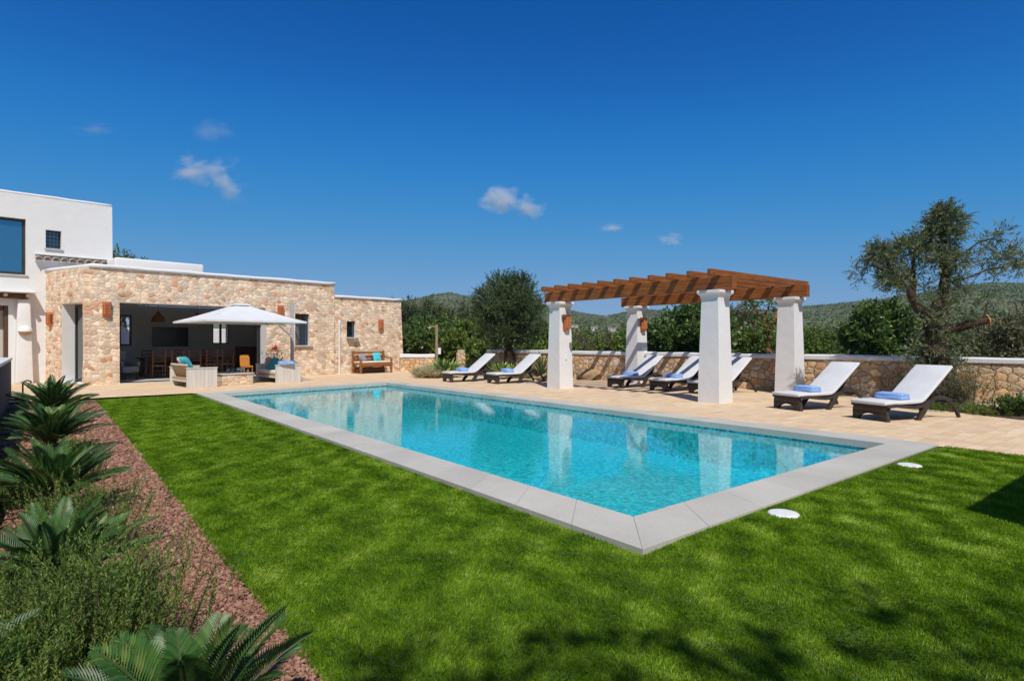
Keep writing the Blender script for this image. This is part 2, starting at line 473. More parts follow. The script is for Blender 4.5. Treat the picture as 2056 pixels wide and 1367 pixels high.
class MB:
    def __init__(self):
        self.v, self.f, self.mi = [], [], []

    def add(self, vs, fs, mi=0):
        b = len(self.v)
        self.v += [tuple(p) for p in vs]
        for f in fs:
            self.f.append([i + b for i in f])
            self.mi.append(mi)
        return self

    def box(self, x0, x1, y0, y1, z0, z1, mat=None, mi=0):
        vs = [(x, y, z) for z in (z0, z1) for y in (y0, y1) for x in (x0, x1)]
        if mat is not None:
            vs = [tuple(mat @ Vector(p)) for p in vs]
        return self.add(vs, [(0, 2, 3, 1), (4, 5, 7, 6), (0, 1, 5, 4), (1, 3, 7, 5), (3, 2, 6, 7), (2, 0, 4, 6)], mi)

    def bar(self, p, q, w, h, up=(0, 0, 1), mi=0):
        """rectangular bar from p to q, w across, h along up"""
        p, q = Vector(p), Vector(q)
        d = (q - p).normalized()
        up = Vector(up)
        s = d.cross(up)
        if s.length < 1e-4:
            s = d.cross(Vector((1, 0, 0)))
        s.normalize()
        n = s.cross(d)
        vs = []
        for c in (p, q):
            for a, b in ((-1, -1), (1, -1), (1, 1), (-1, 1)):
                vs.append(c + s * (a * w / 2) + n * (b * h / 2))
        return self.add(vs, [(3, 2, 1, 0), (4, 5, 6, 7), (0, 1, 5, 4), (1, 2, 6, 5), (2, 3, 7, 6), (3, 0, 4, 7)], mi)

    def tube(self, pts, rad, n=10, mi=0, jitter=0.0, caps=True, flat=1.0):
        pts = [Vector(p) for p in pts]
        if not hasattr(rad, '__len__'):
            rad = [rad] * len(pts)
        vs, fs = [], []
        ref = Vector((0.31, 0.17, 0.93))
        for i, p in enumerate(pts):
            d = (pts[min(i + 1, len(pts) - 1)] - pts[max(i - 1, 0)]).normalized()
            s = d.cross(ref)
            if s.length < 0.05:
                s = d.cross(Vector((1, 0, 0)))
            s.normalize()
            t = d.cross(s)
            for k in range(n):
                a = 2 * math.pi * k / n
                r = rad[i] * (1 + (random.random() - 0.5) * 2 * jitter)
                vs.append(p + s * (math.cos(a) * r) + t * (math.sin(a) * r * flat))
        for i in range(len(pts) - 1):
            for k in range(n):
                k2 = (k + 1) % n
                fs.append((i * n + k, i * n + k2, (i + 1) * n + k2, (i + 1) * n + k))
        if caps:
            fs.append(tuple(range(n - 1, -1, -1)))
            fs.append(tuple((len(pts) - 1) * n + k for k in range(n)))
        return self.add(vs, fs, mi)

    def lathe(self, prof, n=20, c=(0, 0, 0), mi=0, a0=0.0, a1=2 * math.pi):
        full = abs(a1 - a0 - 2 * math.pi) < 1e-6
        m = n if full else n + 1
        vs, fs = [], []
        for r, z in prof:
            for k in range(m):
                a = a0 + (a1 - a0) * k / n
                vs.append((c[0] + r * math.cos(a), c[1] + r * math.sin(a), c[2] + z))
        for i in range(len(prof) - 1):
            for k in range(n):
                k2 = (k + 1) % m
                fs.append((i * m + k, i * m + k2, (i + 1) * m + k2, (i + 1) * m + k))
        return self.add(vs, fs, mi)

    def loft(self, rings, mi=0, caps=True):
        """rings: lists of equal length of points"""
        n = len(rings[0])
        vs, fs = [p for r in rings for p in r], []
        for i in range(len(rings) - 1):
            for k in range(n):
                k2 = (k + 1) % n
                fs.append((i * n + k, i * n + k2, (i + 1) * n + k2, (i + 1) * n + k))
        if caps:
            fs.append(tuple(range(n - 1, -1, -1)))
            fs.append(tuple((len(rings) - 1) * n + k for k in range(n)))
        return self.add(vs, fs, mi)

    def extrude(self, poly, y0, y1, mi=0):
        """closed xz outline pushed along y"""
        n = len(poly)
        vs = [(x, y0, z) for x, z in poly] + [(x, y1, z) for x, z in poly]
        fs = [tuple(range(n)), tuple(range(2 * n - 1, n - 1, -1))]
        for k in range(n):
            k2 = (k + 1) % n
            fs.append((k2, k, n + k, n + k2))
        return self.add(vs, fs, mi)

    def strip(self, prof, y0, y1, th, mi=0):
        """xz centre line thickened by th and pushed along y"""
        P = [Vector((x, 0, z)) for x, z in prof]
        up, lo = [], []
        for i, p in enumerate(P):
            d = (P[min(i + 1, len(P) - 1)] - P[max(i - 1, 0)]).normalized()
            n = Vector((-d.z, 0, d.x))
            t = th[i] if hasattr(th, '__len__') else th
            up.append(p + n * t / 2)
            lo.append(p - n * t / 2)
        rings = []
        for a, b in zip(up, lo):
            rings.append([(a.x, y0, a.z), (b.x, y0, b.z), (b.x, y1, b.z), (a.x, y1, a.z)])
        return self.loft(rings, mi)

    def build(self, name, mats, parent=None, bevel=0.0, smooth=False, seg=2, subsurf=0, auto=False, fix=True):
        me = bpy.data.meshes.new(name)
        me.from_pydata(self.v, [], self.f)
        if not isinstance(mats, (list, tuple)):
            mats = [mats]
        for m in mats:
            me.materials.append(m)
        if len(mats) > 1:
            me.polygons.foreach_set('material_index', self.mi)
        if fix:
            import bmesh
            bm = bmesh.new()
            bm.from_mesh(me)
            bmesh.ops.recalc_face_normals(bm, faces=bm.faces)
            bm.to_mesh(me)
            bm.free()
        if smooth:
            me.polygons.foreach_set('use_smooth', [True] * len(me.polygons))
        me.update()
        o = bpy.data.objects.new(name, me)
        COL.objects.link(o)
        if parent:
            o.parent = parent
        if bevel:
            b = o.modifiers.new('bevel', 'BEVEL')
            b.width = bevel
            b.segments = seg
            b.limit_method = 'ANGLE'
            b.angle_limit = R(40)
        if subsurf:
            s = o.modifiers.new('sub', 'SUBSURF')
            s.levels = s.render_levels = subsurf
        return o


def copy_tree(o, parent=None):
    c = o.copy()
    COL.objects.link(c)
    if parent:
        c.parent = parent
    for ch in list(o.children):
        copy_tree(ch, c)
    return c


def grid_wall(xs, zs, holes, th, warp=None, reveal=1, back=1):
    """wall in its own frame (x along, y depth, z up) with rectangular openings.
    holes: (x0, x1, z0, z1). Only outer faces and reveals are made."""
    xs = sorted(set(round(x, 4) for x in xs) | set(round(h[i], 4) for h in holes for i in (0, 1)))
    zs = sorted(set(round(z, 4) for z in zs) | set(round(h[i], 4) for h in holes for i in (2, 3)))
    nx, nz = len(xs) - 1, len(zs) - 1

    def solid(i, j):
        if i < 0 or j < 0 or i >= nx or j >= nz:
            return False
        cx, cz = (xs[i] + xs[i + 1]) / 2, (zs[j] + zs[j + 1]) / 2
        return not any(h[0] < cx < h[1] and h[2] < cz < h[3] for h in holes)
    mb = MB()
    idx = {}

    def V(i, j, k):
        key = (i, j, k)
        if key not in idx:
            p = (xs[i], th * k, zs[j])
            if warp:
                p = warp(*p)
            idx[key] = len(mb.v)
            mb.v.append(p)
        return idx[key]

    def F(f, mi):
        mb.f.append(list(f))
        mb.mi.append(mi)
    for i in range(nx):
        for j in range(nz):
            if not solid(i, j):
                continue
            F((V(i, j, 0), V(i + 1, j, 0), V(i + 1, j + 1, 0), V(i, j + 1, 0)), 0)
            F((V(i + 1, j, 1), V(i, j, 1), V(i, j + 1, 1), V(i + 1, j + 1, 1)), back)
            for di, dj, e in ((-1, 0, ((i, j + 1), (i, j))), (1, 0, ((i + 1, j), (i + 1, j + 1))),
                              (0, -1, ((i, j), (i + 1, j))), (0, 1, ((i + 1, j + 1), (i, j + 1)))):
                if not solid(i + di, j + dj):
                    inner = 0 <= i + di < nx and 0 <= j + dj < nz
                    (a, b), (c, d) = e
                    F((V(a, b, 0), V(a, b, 1), V(c, d, 1), V(c, d, 0)), reveal if inner else 0)
    return mb


# ------------------------------------------------------------------ foliage
def unit(v):
    return v / np.maximum(np.linalg.norm(v, axis=-1, keepdims=True), 1e-9)


def rand_dirs(n, rng=RNG):
    return unit(rng.normal(size=(n, 3)))


def leaf_quads(P, D, L, W, S=None, rng=RNG, mid=0.45):
    """P base points, D unit directions, L lengths, W widths -> (n,4,3)"""
    if S is None:
        S = unit(np.cross(D, rand_dirs(len(P), rng)))
    L = np.broadcast_to(L, (len(P),))[:, None]
    W = np.broadcast_to(W, (len(P),))[:, None]
    m = P + D * L * mid
    return np.stack([P, m + S * W * 0.5, P + D * L, m - S * W * 0.5], axis=1)


def sprays(O, D, Ln, k, L, W, spread=0.9, bend=0.0, rng=RNG, jit=0.3):
    """twigs O + D*Ln each carrying k leaves"""
    n = len(O)
    f = (np.arange(k) + 0.5) / k
    f = np.broadcast_to(f, (n, k)) + rng.uniform(-0.4, 0.4, (n, k)) / k
    Ln = np.broadcast_to(Ln, (n,))
    P = O[:, None, :] + D[:, None, :] * (f * Ln[:, None])[..., None]
    P[..., 2] += bend * (f * Ln[:, None]) ** 2
    rad = unit(np.cross(np.broadcast_to(D[:, None, :], (n, k, 3)), rng.normal(size=(n, k, 3))))
    ld = unit(D[:, None, :] + rad * spread * (0.5 + rng.random((n, k, 1))))
    ll = L * (1 - jit + 2 * jit * rng.random((n, k)))
    Q = leaf_quads(P.reshape(-1, 3), ld.reshape(-1, 3), ll.ravel(), W * ll.ravel() / L, rng=rng)
    tw = rng.random((n, 1))
    v = np.clip(0.55 * tw + 0.45 * rng.random((n, k)), 0, 1)
    return Q, v.ravel()


def quads_obj(name, Q, v, mat, parent=None):
    Q = np.asarray(Q)
    n = len(Q)
    return np_obj(name, Q.reshape(-1, 3), np.arange(n * 4).reshape(n, 4), mat, parent, v)


def clump_crown(centers, radii, n_tw, k, tw_len, L, W, up=0.35, spread=0.9, bend=0.0, rng=RNG, fill=0.5):
    """twigs growing outward from each clump; returns leaves"""
    Qs, vs = [], []
    for c, r in zip(centers, radii):
        c = np.asarray(c, dtype=float)
        m = max(3, int(n_tw * rng.uniform(0.75, 1.25)))
        d = rand_dirs(m, rng)
        rr = np.asarray(r, dtype=float) if hasattr(r, '__len__') else np.array([r, r, r])
        O = c + d * rr * (fill * rng.random((m, 1)) ** 0.5)
        dd = unit(d + np.array([0, 0, up]) + 0.45 * rng.normal(size=(m, 3)))
        ln = tw_len * rng.uniform(0.55, 1.3, m)
        q, v = sprays(O, dd, ln, k, L, W, spread, bend, rng)
        Qs.append(q)
        vs.append(np.clip(v * 0.75 + 0.25 * rng.random(), 0, 1))
    return np.concatenate(Qs), np.concatenate(vs)
# ------------------------------------------------------------------ camera, light, sky
cam = bpy.data.cameras.new('camera')
cam.sensor_width = 36.0
cam.lens = F_PX / 2056.0 * 36.0
cam.clip_start = 0.05
cam.clip_end = 9000
co = bpy.data.objects.new('camera', cam)
COL.objects.link(co)
co.location = (0, 0, CAM_H)
co.rotation_euler = (R(90), 0, 0)
SC.camera = co

SUN_EL = 53.0
SUN_AZ = Vector((0.190, -0.982, 0))
sd = Vector((SUN_AZ.x * math.cos(R(SUN_EL)), SUN_AZ.y * math.cos(R(SUN_EL)), math.sin(R(SUN_EL))))
sl = bpy.data.lights.new('sun', 'SUN')
sl.energy = 4.35
sl.angle = R(0.5)
sl.color = (1.0, 0.955, 0.89)
so = bpy.data.objects.new('sun', sl)
COL.objects.link(so)
so.location = (0, 0, 60)
so.rotation_euler = sd.to_track_quat('Z', 'Y').to_euler()

w = bpy.data.worlds.new('World')
SC.world = w
w.use_nodes = True
nt = w.node_tree
for n_ in list(nt.nodes):
    nt.nodes.remove(n_)
g = G(nt)
sky = g.n('TexSky', sky_type='NISHITA', sun_disc=False)
sky.sun_elevation = R(SUN_EL)
sky.sun_rotation = math.atan2(SUN_AZ.x, SUN_AZ.y)
sky.altitude = 0
sky.air_density = 1.0
sky.dust_density = 0.35
sky.ozone_density = 3.0
base = g.n('VectorMath', {0: sky.outputs[0], 'Scale': 0.1}, operation='SCALE').outputs[0]
cur = g.n('RGBCurve', {'Color': base})
for ci, pts in enumerate((((0, 0), (0.09, 0.0006), (0.101, 0.0014), (0.162, 0.0144), (0.25, 0.052), (0.402, 0.133), (0.65, 0.25), (1, 0.42)),
                          ((0, 0), (0.174, 0.087), (0.273, 0.184), (0.403, 0.265), (0.586, 0.335), (0.75, 0.39), (1, 0.5)),
                          ((0, 0), (0.322, 0.366), (0.466, 0.548), (0.616, 0.60), (0.738, 0.62), (1, 0.75)))):
    cv = cur.mapping.curves[ci]
    cv.points[0].location = pts[0]
    cv.points[1].location = pts[-1]
    for pt in pts[1:-1]:
        cv.points.new(*pt)
cur.mapping.update()
# the polarised deep blue lies away from the sun; towards the sun the sky stays pale
gen = g.n('TexCoord').outputs['Generated']
dt = g.n('VectorMath', {0: gen, 1: tuple(sd)}, operation='DOT_PRODUCT').outputs['Value']
near = g.n('MapRange', {0: dt, 1: 0.5, 2: 0.97, 3: 0.0, 4: 1.0}, interpolation_type='SMOOTHSTEP').outputs[0]
pale = g.n('VectorMath', {0: base, 'Scale': 0.52}, operation='SCALE').outputs[0]
skc = g.mix(near, cur.outputs[0], pale)
skc = g.n('VectorMath', {0: skc, 'Scale': 10.0}, operation='SCALE').outputs[0]
bg = g.n('Background', {'Color': skc, 'Strength': 0.1})
wo = nt.nodes.new('ShaderNodeOutputWorld')
nt.links.new(bg.outputs[0], wo.inputs[0])

SC.view_settings.view_transform = 'Standard'
SC.view_settings.look = 'None'
SC.view_settings.exposure = 0.0
SC.view_settings.gamma = 1.0
SC.view_settings.use_curve_mapping = False
cy = SC.cycles
cy.use_denoising = True
cy.max_bounces = 10
cy.transparent_max_bounces = 12
cy.transmission_bounces = 8
cy.sample_clamp_indirect = 6.0
cy.volume_bounces = 3
cy.caustics_reflective = False
cy.caustics_refractive = True


# ------------------------------------------------------------------ ground sheets
def poly_sheet(name, pts, z, mat, kind='structure'):
    mb = MB()
    mb.add([(p[0], p[1], z) for p in pts], [tuple(range(len(pts)))])
    o = mb.build(name, mat)
    if o.data.polygons[0].normal.z < 0:
        o.data.flip_normals()
    return tag(o, kind=kind)


def WL(k):                                   # garden wall centre line
    return Vector((7.6 + 0.69 * k, 17.2 - 0.72 * k, 0))


P_NL, P_NR = Vector((1.008, 4.755, 0)), Vector((5.26, 8.18, 0))
P_FR, P_FL = Vector((-4.31, 20.1, 0)), Vector((-7.98, 16.05, 0))
C_NL, C_NR = Vector((0.90, 4.05, 0)), Vector((5.93, 8.15, 0))
C_FR, C_FL = Vector((-4.285, 20.87, 0)), Vector((-8.66, 16.09, 0))

deck = MB()
pts1 = [tu(18.15, -30), tu(18.15, 0.9), tu(18.15, 3.15), tu(17.85, 3.3), tu(18.88, 9.55), WL(-13), (-2.2, 30.5, 0), (-12, 42, 0), (-42, 36, 0)]
pts2 = [tu(18.88, 9.55), tu(2.5, 9.6), tu(-10, 9.6), (23, 1.3, 0), WL(20), WL(-13)]
for pts in (pts1, pts2):
    deck.add([(p[0], p[1], 0.0) for p in pts], [tuple(range(len(pts)))])
do = deck.build('patio', M['deck'])
for p_ in do.data.polygons:
    if p_.normal.z < 0:
        do.data.flip_normals()
        break
tag(do, kind='structure')

LZ = -0.05


def lawn_z(u):
    s = np.clip((np.asarray(u, float) - 2.7) / 1.3, 0, 1)
    return LZ + 0.042 * s * s * (3 - 2 * s)


lm = MB()
us = [0.96, 2.0, 2.7, 3.0, 3.35]
for u0, u1 in zip(us[:-1], us[1:]):
    lm.add([tuple(tu(t_, u_, float(lawn_z(u_)))) for t_, u_ in ((-12, u0), (18.15, u0), (18.15, u1), (-12, u1))], [(3, 2, 1, 0)])
us = [3.35, 3.6, 3.9, 4.3, 9.75]
for u0, u1 in zip(us[:-1], us[1:]):
    lm.add([tuple(tu(t_, u_, float(lawn_z(u_)))) for t_, u_ in ((-12, u0), (2.7, u0), (2.7, u1), (-12, u1))], [(3, 2, 1, 0)])
lawn = lm.build('lawn_ground', M['lawn'])
tag(lawn, kind='structure')
grav = poly_sheet('gravel_bed', [tu(-12, -0.66), tu(18.15, -0.66), tu(18.15, 0.96), tu(-12, 0.96)], LZ - 0.015, M['gravel_base'])
BED = [(8.55, 13.9), (8.72, 12.9), (9.02, 11.75), (9.35, 10.55), (11.0, 8.6), (15.0, 5.0), (17.6, 6.6)]
poly_sheet('planting_bed', BED, 0.012, M['soil'])
poly_sheet('patio_left', [tu(-12, -30), tu(18.15, -30), tu(18.15, -1.0), tu(-12, -1.0)], -0.004, M['deck'])

# coping: slabs with fine joints round the pool
cp_v, cp_f, cp_a = [], [], []


def slab(a0, a1, b1, b0, z0=-0.085, z1=0.014):
    e = 0.0025
    q = [Vector(p) for p in (a0, a1, b1, b0)]
    c = sum(q, Vector()) / 4
    q = [p + (c - p).normalized() * 0.0016 for p in q]
    b = len(cp_v)
    for z, s in ((z0, 0), (z1 - e, 0), (z1, e)):
        for p in q:
            p2 = p + (c - p).normalized() * s * 1.4
            cp_v.append((p2.x, p2.y, z))
    for L in (0, 4):
        for k in range(4):
            k2 = (k + 1) % 4
            cp_f.append((b + L + k, b + L + k2, b + L + 4 + k2, b + L + 4 + k))
    cp_f.append((b + 8, b + 9, b + 10, b + 11))
    cp_f.append((b + 3, b + 2, b + 1, b))
    cp_a.extend([random.random()] * 10)


CI = [P_NL, P_NR, P_FR, P_FL]
cen = sum(CI, Vector()) / 4
CI2 = [p + (cen - p).normalized() * 0.05 for p in CI]
CO = [C_NL, C_NR, C_FR, C_FL]
for i, n_s in enumerate((8, 22, 8, 22)):
    j = (i + 1) % 4
    for k in range(n_s):
        f0, f1 = k / n_s, (k + 1) / n_s
        slab(CO[i].lerp(CO[j], f0), CO[i].lerp(CO[j], f1), CI2[i].lerp(CI2[j], f1), CI2[i].lerp(CI2[j], f0))
cpo = np_obj('pool_coping', cp_v, cp_f, M['coping'], None, cp_a)
tag(cpo, kind='structure')
import bmesh
bm = bmesh.new()
bm.from_mesh(cpo.data)
bmesh.ops.recalc_face_normals(bm, faces=bm.faces)
bm.to_mesh(cpo.data)
bm.free()

pb = MB()
zt, zb = -0.02, -0.72
vs = [(p.x, p.y, zt) for p in CI] + [(p.x, p.y, zb) for p in CI]
pb.add(vs, [(4, 5, 6, 7)] + [(k, (k + 1) % 4, 4 + (k + 1) % 4, 4 + k) for k in range(4)])
po = pb.build('pool_basin', M['mosaic_ripple_light'], fix=False)
tag(po, kind='structure')
wt = poly_sheet('pool_water', CI, -0.105, M['water'])

# terrain: one sheet out to the far ridge
RIDGE = [(-400, 650), (300, 645), (700, 626), (800, 608), (830, 602), (870, 593), (905, 590), (950, 599), (1000, 606), (1080, 612), (1130, 620),
         (1180, 629), (1215, 633), (1250, 627), (1300, 622), (1400, 625), (1500, 624), (1600, 617), (1700, 608), (1780, 600),
         (1850, 590), (1920, 578), (1980, 571), (2056, 572), (2200, 575), (2600, 620)]
RX = np.array([p[0] for p in RIDGE], float)
RYY = np.array([p[1] for p in RIDGE], float)


def vnoise(x, y, s, seed=0):
    """smooth pseudo noise in about -1..1"""
    r = np.random.default_rng(seed)
    o = 0
    for k in range(7):
        a = r.uniform(0, 2 * np.pi)
        fq = s * r.uniform(0.6, 1.8)
        o = o + np.sin((x * np.cos(a) + y * np.sin(a)) * fq + r.uniform(0, 6.28) + 0.8 * np.sin((x * np.sin(a) - y * np.cos(a)) * fq * 0.7 + k))
    return o / 3.6


RR = 1100.0


def terr_z(x, y):
    x, y = np.asarray(x, float), np.asarray(y, float)
    rho = np.hypot(x, y)
    th = np.arctan2(x, np.maximum(y, -1e9))
    th = np.where(y > 0, th, np.sign(x) * 1.2)
    px = 1028 + F_PX * np.tan(np.clip(th, -0.95, 0.95))
    yr = np.interp(px, RX, RYY)
    dep = rho * np.cos(np.clip(th, -0.95, 0.95))
    tgt = CAM_H - 7.0 + (683.5 - yr) / F_PX * dep * RR / np.maximum(rho, 1)
    s = np.clip((rho - 80) / (RR - 80), 0, 1.0)
    s = s * s * (3 - 2 * s)
    fall = np.clip((rho - RR) / 900, 0, 1)
    z = -0.25 + s * (tgt + 0.25) * (1 - 0.9 * fall)
    z = z + s * (1 - s) * 5.0 * vnoise(x, y, 0.012, 5)
    rc = np.hypot(x + 1.5, y - 12.5)
    return np.where(rc < 10.2, -3.0, z)


tv, tf = [], []
radii = [0.5, 10.0, 10.4, 16, 24, 34, 46, 60, 80] + list(np.linspace(105, 1120, 42)) + [1220, 1380, 1500]
NA = 240
for r_ in radii:
    for k in range(NA):
        a = 2 * math.pi * k / NA
        tv.append((-1.5 + r_ * math.cos(a), 12.5 + r_ * math.sin(a)))
tv = np.array(tv)
tz = terr_z(tv[:, 0], tv[:, 1])
for i in range(len(radii) - 1):
    for k in range(NA):
        k2 = (k + 1) % NA
        tf.append((i * NA + k, (i + 1) * NA + k, (i + 1) * NA + k2, i * NA + k2))
to = np_obj('hills', np.column_stack([tv, tz]), tf, M['terrain'], smooth=True)
tag(to, kind='structure')


# the air between here and the far ridge
hz = MB().box(-1600, 1600, -1600, 1600, -8.0, 122.0)
hm_, hnt, hout = new_mat('air')
hp = hnt.nodes.new('ShaderNodeVolumePrincipled')
hp.inputs['Color'].default_value = (0.42, 0.70, 1.0, 1)
hp.inputs['Density'].default_value = 0.00015
hnt.links.new(hp.outputs[0], hout.inputs[1])
tag(hz.build('haze', hm_), kind='stuff')


FAR_HOUSES = []
for px_, yb_, wpx in ((1152, 656.5, 22), (1193, 663, 17), (1229, 664.5, 22)):
    for d_ in np.arange(150, 900, 2.0):
        x_ = (px_ - 1028) / F_PX * d_
        if CAM_H + (683.5 - yb_) / F_PX * d_ < terr_z(x_, d_) + 0.4:
            break
    FAR_HOUSES.append((px_, float(d_), 0.8 * wpx / F_PX * float(d_)))


# forest scrub on the slopes, too many to count
def puffs(name, n, r0, r1, rad, nq, mat, px0=650, px1=2300, power=1.0, seed=3):
    rng = np.random.default_rng(seed)
    px = rng.uniform(px0, px1, n)
    rho = r0 + (r1 - r0) * rng.random(n) ** power
    th = np.arctan2(px - 1028, F_PX)
    x, y = rho * np.sin(th), rho * np.cos(th)
    dens = np.where(rho > 300, 0.8 * vnoise(x, y, 0.022, 9) + 0.6 * vnoise(x, y, 0.07, 10) - 0.30, vnoise(x, y, 0.03, 9) - 0.1)
    keep = dens + rng.normal(0, 0.5, n) > -0.5
    for hp_, hd_, hw_ in FAR_HOUSES:
        keep &= ~((np.abs(px - hp_) < 15) & (rho > hd_ * 0.45) & (rho < hd_ + 14))
    x, y, rho = x[keep], y[keep], rho[keep]
    n = len(x)
    z = terr_z(x, y)
    rr = rad * rng.uniform(0.55, 1.35, n)
    d = rand_dirs(n * nq, rng).reshape(n, nq, 3)
    d[..., 2] = np.abs(d[..., 2]) * 1.15 + 0.05
    c = np.stack([x, y, z], 1)[:, None, :] + d * (rr[:, None] * rng.uniform(0.45, 1.0, (n, nq)))[..., None]
    c = c.reshape(-1, 3)
    rq = np.repeat(rr, nq) * rng.uniform(0.35, 0.75, n * nq)
    nd = unit(d.reshape(-1, 3) + 0.8 * rng.normal(size=(n * nq, 3)))
    dd = unit(np.cross(nd, rand_dirs(n * nq, rng)))
    s = np.cross(nd, dd)
    Q = leaf_quads(c - dd * rq[:, None] * 0.5, dd, rq, rq * 0.8, S=s, rng=rng)
    v = np.clip(np.repeat(rng.random(n), nq) * 0.6 + 0.4 * rng.random(n * nq), 0, 1)
    o = quads_obj(name, Q, v, mat)
    return tag(o, kind='stuff')


tag(puffs('hillside_forest', 34000, 300, 1125, 2.1, 9, M['leaf_hill'], power=0.62, seed=3), 'dense pine forest covering the distant hills', 'forest')
tag(puffs('valley_scrub', 1900, 85, 360, 2.0, 110, M['leaf_hill'], power=0.9, seed=4), 'mixed green scrub filling the valley beyond the wall', 'scrub')
tag(puffs('valley_bushes', 900, 75, 300, 1.9, 150, M['leaf_bright'], power=0.9, seed=6), 'lighter green bushes scattered through the valley', 'bushes')
tag(puffs('dry_brush', 500, 70, 260, 1.8, 150, M['leaf_dry'], power=0.9, seed=8), 'dry beige brush between the valley bushes', 'brush')

# ------------------------------------------------------------------ turf
LIDS = [(2.28, 4.93), (4.63, 6.84)]


def turf():
    rng = np.random.default_rng(21)
    P = []
    for t0, t1, u0, u1 in ((-2, 18.12, 0.95, 3.24), (-2, 2.60, 3.24, 9.68)):
        n = int((t1 - t0) * (u1 - u0) * 19000)
        t, u = rng.uniform(t0, t1, n), rng.uniform(u0, u1, n)
        x, y = A.x * t + B.x * u, A.y * t + B.y * u
        d = np.maximum(y, 0.1)
        keep = (y > 1.4) & (np.abs(x) < 1.45 * y + 1.0) & (rng.random(n) < np.clip((3.6 / d) ** 1.1, 0.16, 1.0))
        for lx, ly in LIDS:
            keep &= np.hypot(x - lx, y - ly) > 0.128
        P.append(np.stack([x, y, t, u], 1)[keep])
    P = np.concatenate(P)
    x, y = P[:, 0], P[:, 1]
    n = len(x)
    d = np.maximum(y, 2.0)
    n1, n2 = vnoise(x, y, 6.0, 1), vnoise(x, y, 6.5, 2)
    n3 = vnoise(x, y, 17.0, 3)
    n4 = vnoise(x, y, 1.1, 4)
    lean = np.stack([0.10 + 0.40 * n1 + 0.45 * n3, 0.15 + 0.50 * n2 + 0.55 * n3, np.full(n, 0.9)], 1)
    lean[:, :2] += rng.normal(0, 0.42, (n, 2))
    D = unit(lean)
    L = 0.029 * rng.uniform(0.6, 1.25, n) * (1 + 0.12 * n4)
    Wd = 0.0030 * np.clip(d / 3.6, 1, 3.6) ** 0.95 * rng.uniform(0.8, 1.3, n)
    az = rng.uniform(0, 2 * np.pi, n)
    S = np.stack([np.cos(az), np.sin(az), np.zeros(n)], 1)
    base = np.stack([x, y, lawn_z(P[:, 3]) - 0.002], 1)
    tip = base + D * L[:, None]
    tip[:, 2] -= 0.004
    midp = base + D * L[:, None] * 0.5 + np.array([0, 0, 0.004])
    V = np.stack([base - S * Wd[:, None] / 2, base + S * Wd[:, None] / 2, midp + S * Wd[:, None] * 0.4, tip, midp - S * Wd[:, None] * 0.4], 1)
    n5 = vnoise(x, y, 38.0, 7)
    v = np.clip(0.47 + 0.12 * n1 + 0.15 * n3 + 0.11 * n5 + 0.05 * n4 + rng.normal(0, 0.16, n), 0, 1)
    o = np_obj('turf_grass', V.reshape(-1, 3), np.arange(n * 5).reshape(n, 5), M['grass'], None, v)
    return tag(o, 'short bright green turf covering the lawn round the pool', 'grass', kind='stuff')


turf()


def gravel():
    rng = np.random.default_rng(5)
    P = []
    n = 330000
    t, u = rng.uniform(-2, 18.12, n), rng.uniform(-0.66, 0.98, n)
    x, y = A.x * t + B.x * u, A.y * t + B.y * u
    keep = (y > 0.9) & (np.abs(x) < 1.3 * y + 0.6) & (rng.random(n) < np.clip((2.9 / np.maximum(y, 1)) ** 1.5, 0.04, 1))
    x, y, u = x[keep], y[keep], u[keep]
    n = len(x)
    a = (1 + 5 ** 0.5) / 2
    ico = np.array([(-1, a, 0), (1, a, 0), (-1, -a, 0), (1, -a, 0), (0, -1, a), (0, 1, a), (0, -1, -a), (0, 1, -a), (a, 0, -1), (a, 0, 1), (-a, 0, -1), (-a, 0, 1)]) / 1.9
    fc = np.array([(0, 11, 5), (0, 5, 1), (0, 1, 7), (0, 7, 10), (0, 10, 11), (1, 5, 9), (5, 11, 4), (11, 10, 2), (10, 7, 6), (7, 1, 8),
                   (3, 9, 4), (3, 4, 2), (3, 2, 6), (3, 6, 8), (3, 8, 9), (4, 9, 5), (2, 4, 11), (6, 2, 10), (8, 6, 7), (9, 8, 1)])
    r = 0.0064 * rng.uniform(0.55, 1.7, n) * np.clip(y / 3.0, 1, 3.2) ** 0.8
    V = ico[None] * (r[:, None, None] * rng.uniform(0.65, 1.3, (n, 12, 1))) * rng.uniform(0.7, 1.25, (n, 1, 3))
    V = V + np.stack([x, y, LZ - 0.012 + r * rng.uniform(0.1, 1.3, n)], 1)[:, None, :]
    F = fc[None] + (np.arange(n) * 12)[:, None, None]
    v = np.repeat(rng.random(n), 20) * 0.8 + 0.2 * rng.random(n * 20)
    o = np_obj('red_gravel', V.reshape(-1, 3), F.reshape(-1, 3), M['gravel'], None, v)
    return tag(o, 'reddish brown lava gravel mulch beside the lawn', 'gravel', kind='stuff')


gravel()

# ------------------------------------------------------------------ garden walls
def garden_wall(name, label, p, q, h, th, cop_h, stone, segs=None):
    p, q = Vector(p), Vector(q)
    L = (q - p).length
    rot = math.atan2(q.y - p.y, q.x - p.x)
    r = thing(name, label, 'wall', p, rot)
    mb = MB()
    mb.box(0, L, -th / 2, th / 2, -0.25, h - cop_h)
    mb.build('stone_face', stone, r)
    # white rendered cap, softly uneven
    n = max(4, int(L / 0.5))
    rings = []
    for i in range(n + 1):
        x = L * i / n
        dz = random.uniform(-0.012, 0.012)
        wv = th / 2 + 0.035 + random.uniform(-0.008, 0.008)
        e = 0.03
        rings.append([(x, -wv, h - cop_h), (x, wv, h - cop_h), (x, wv, h - e + dz), (x, wv - e, h + dz), (x, -wv + e, h + dz), (x, -wv, h - e + dz)])
    cb = MB().loft(rings)
    cb.build('cap', M['plaster'], r)
    return r


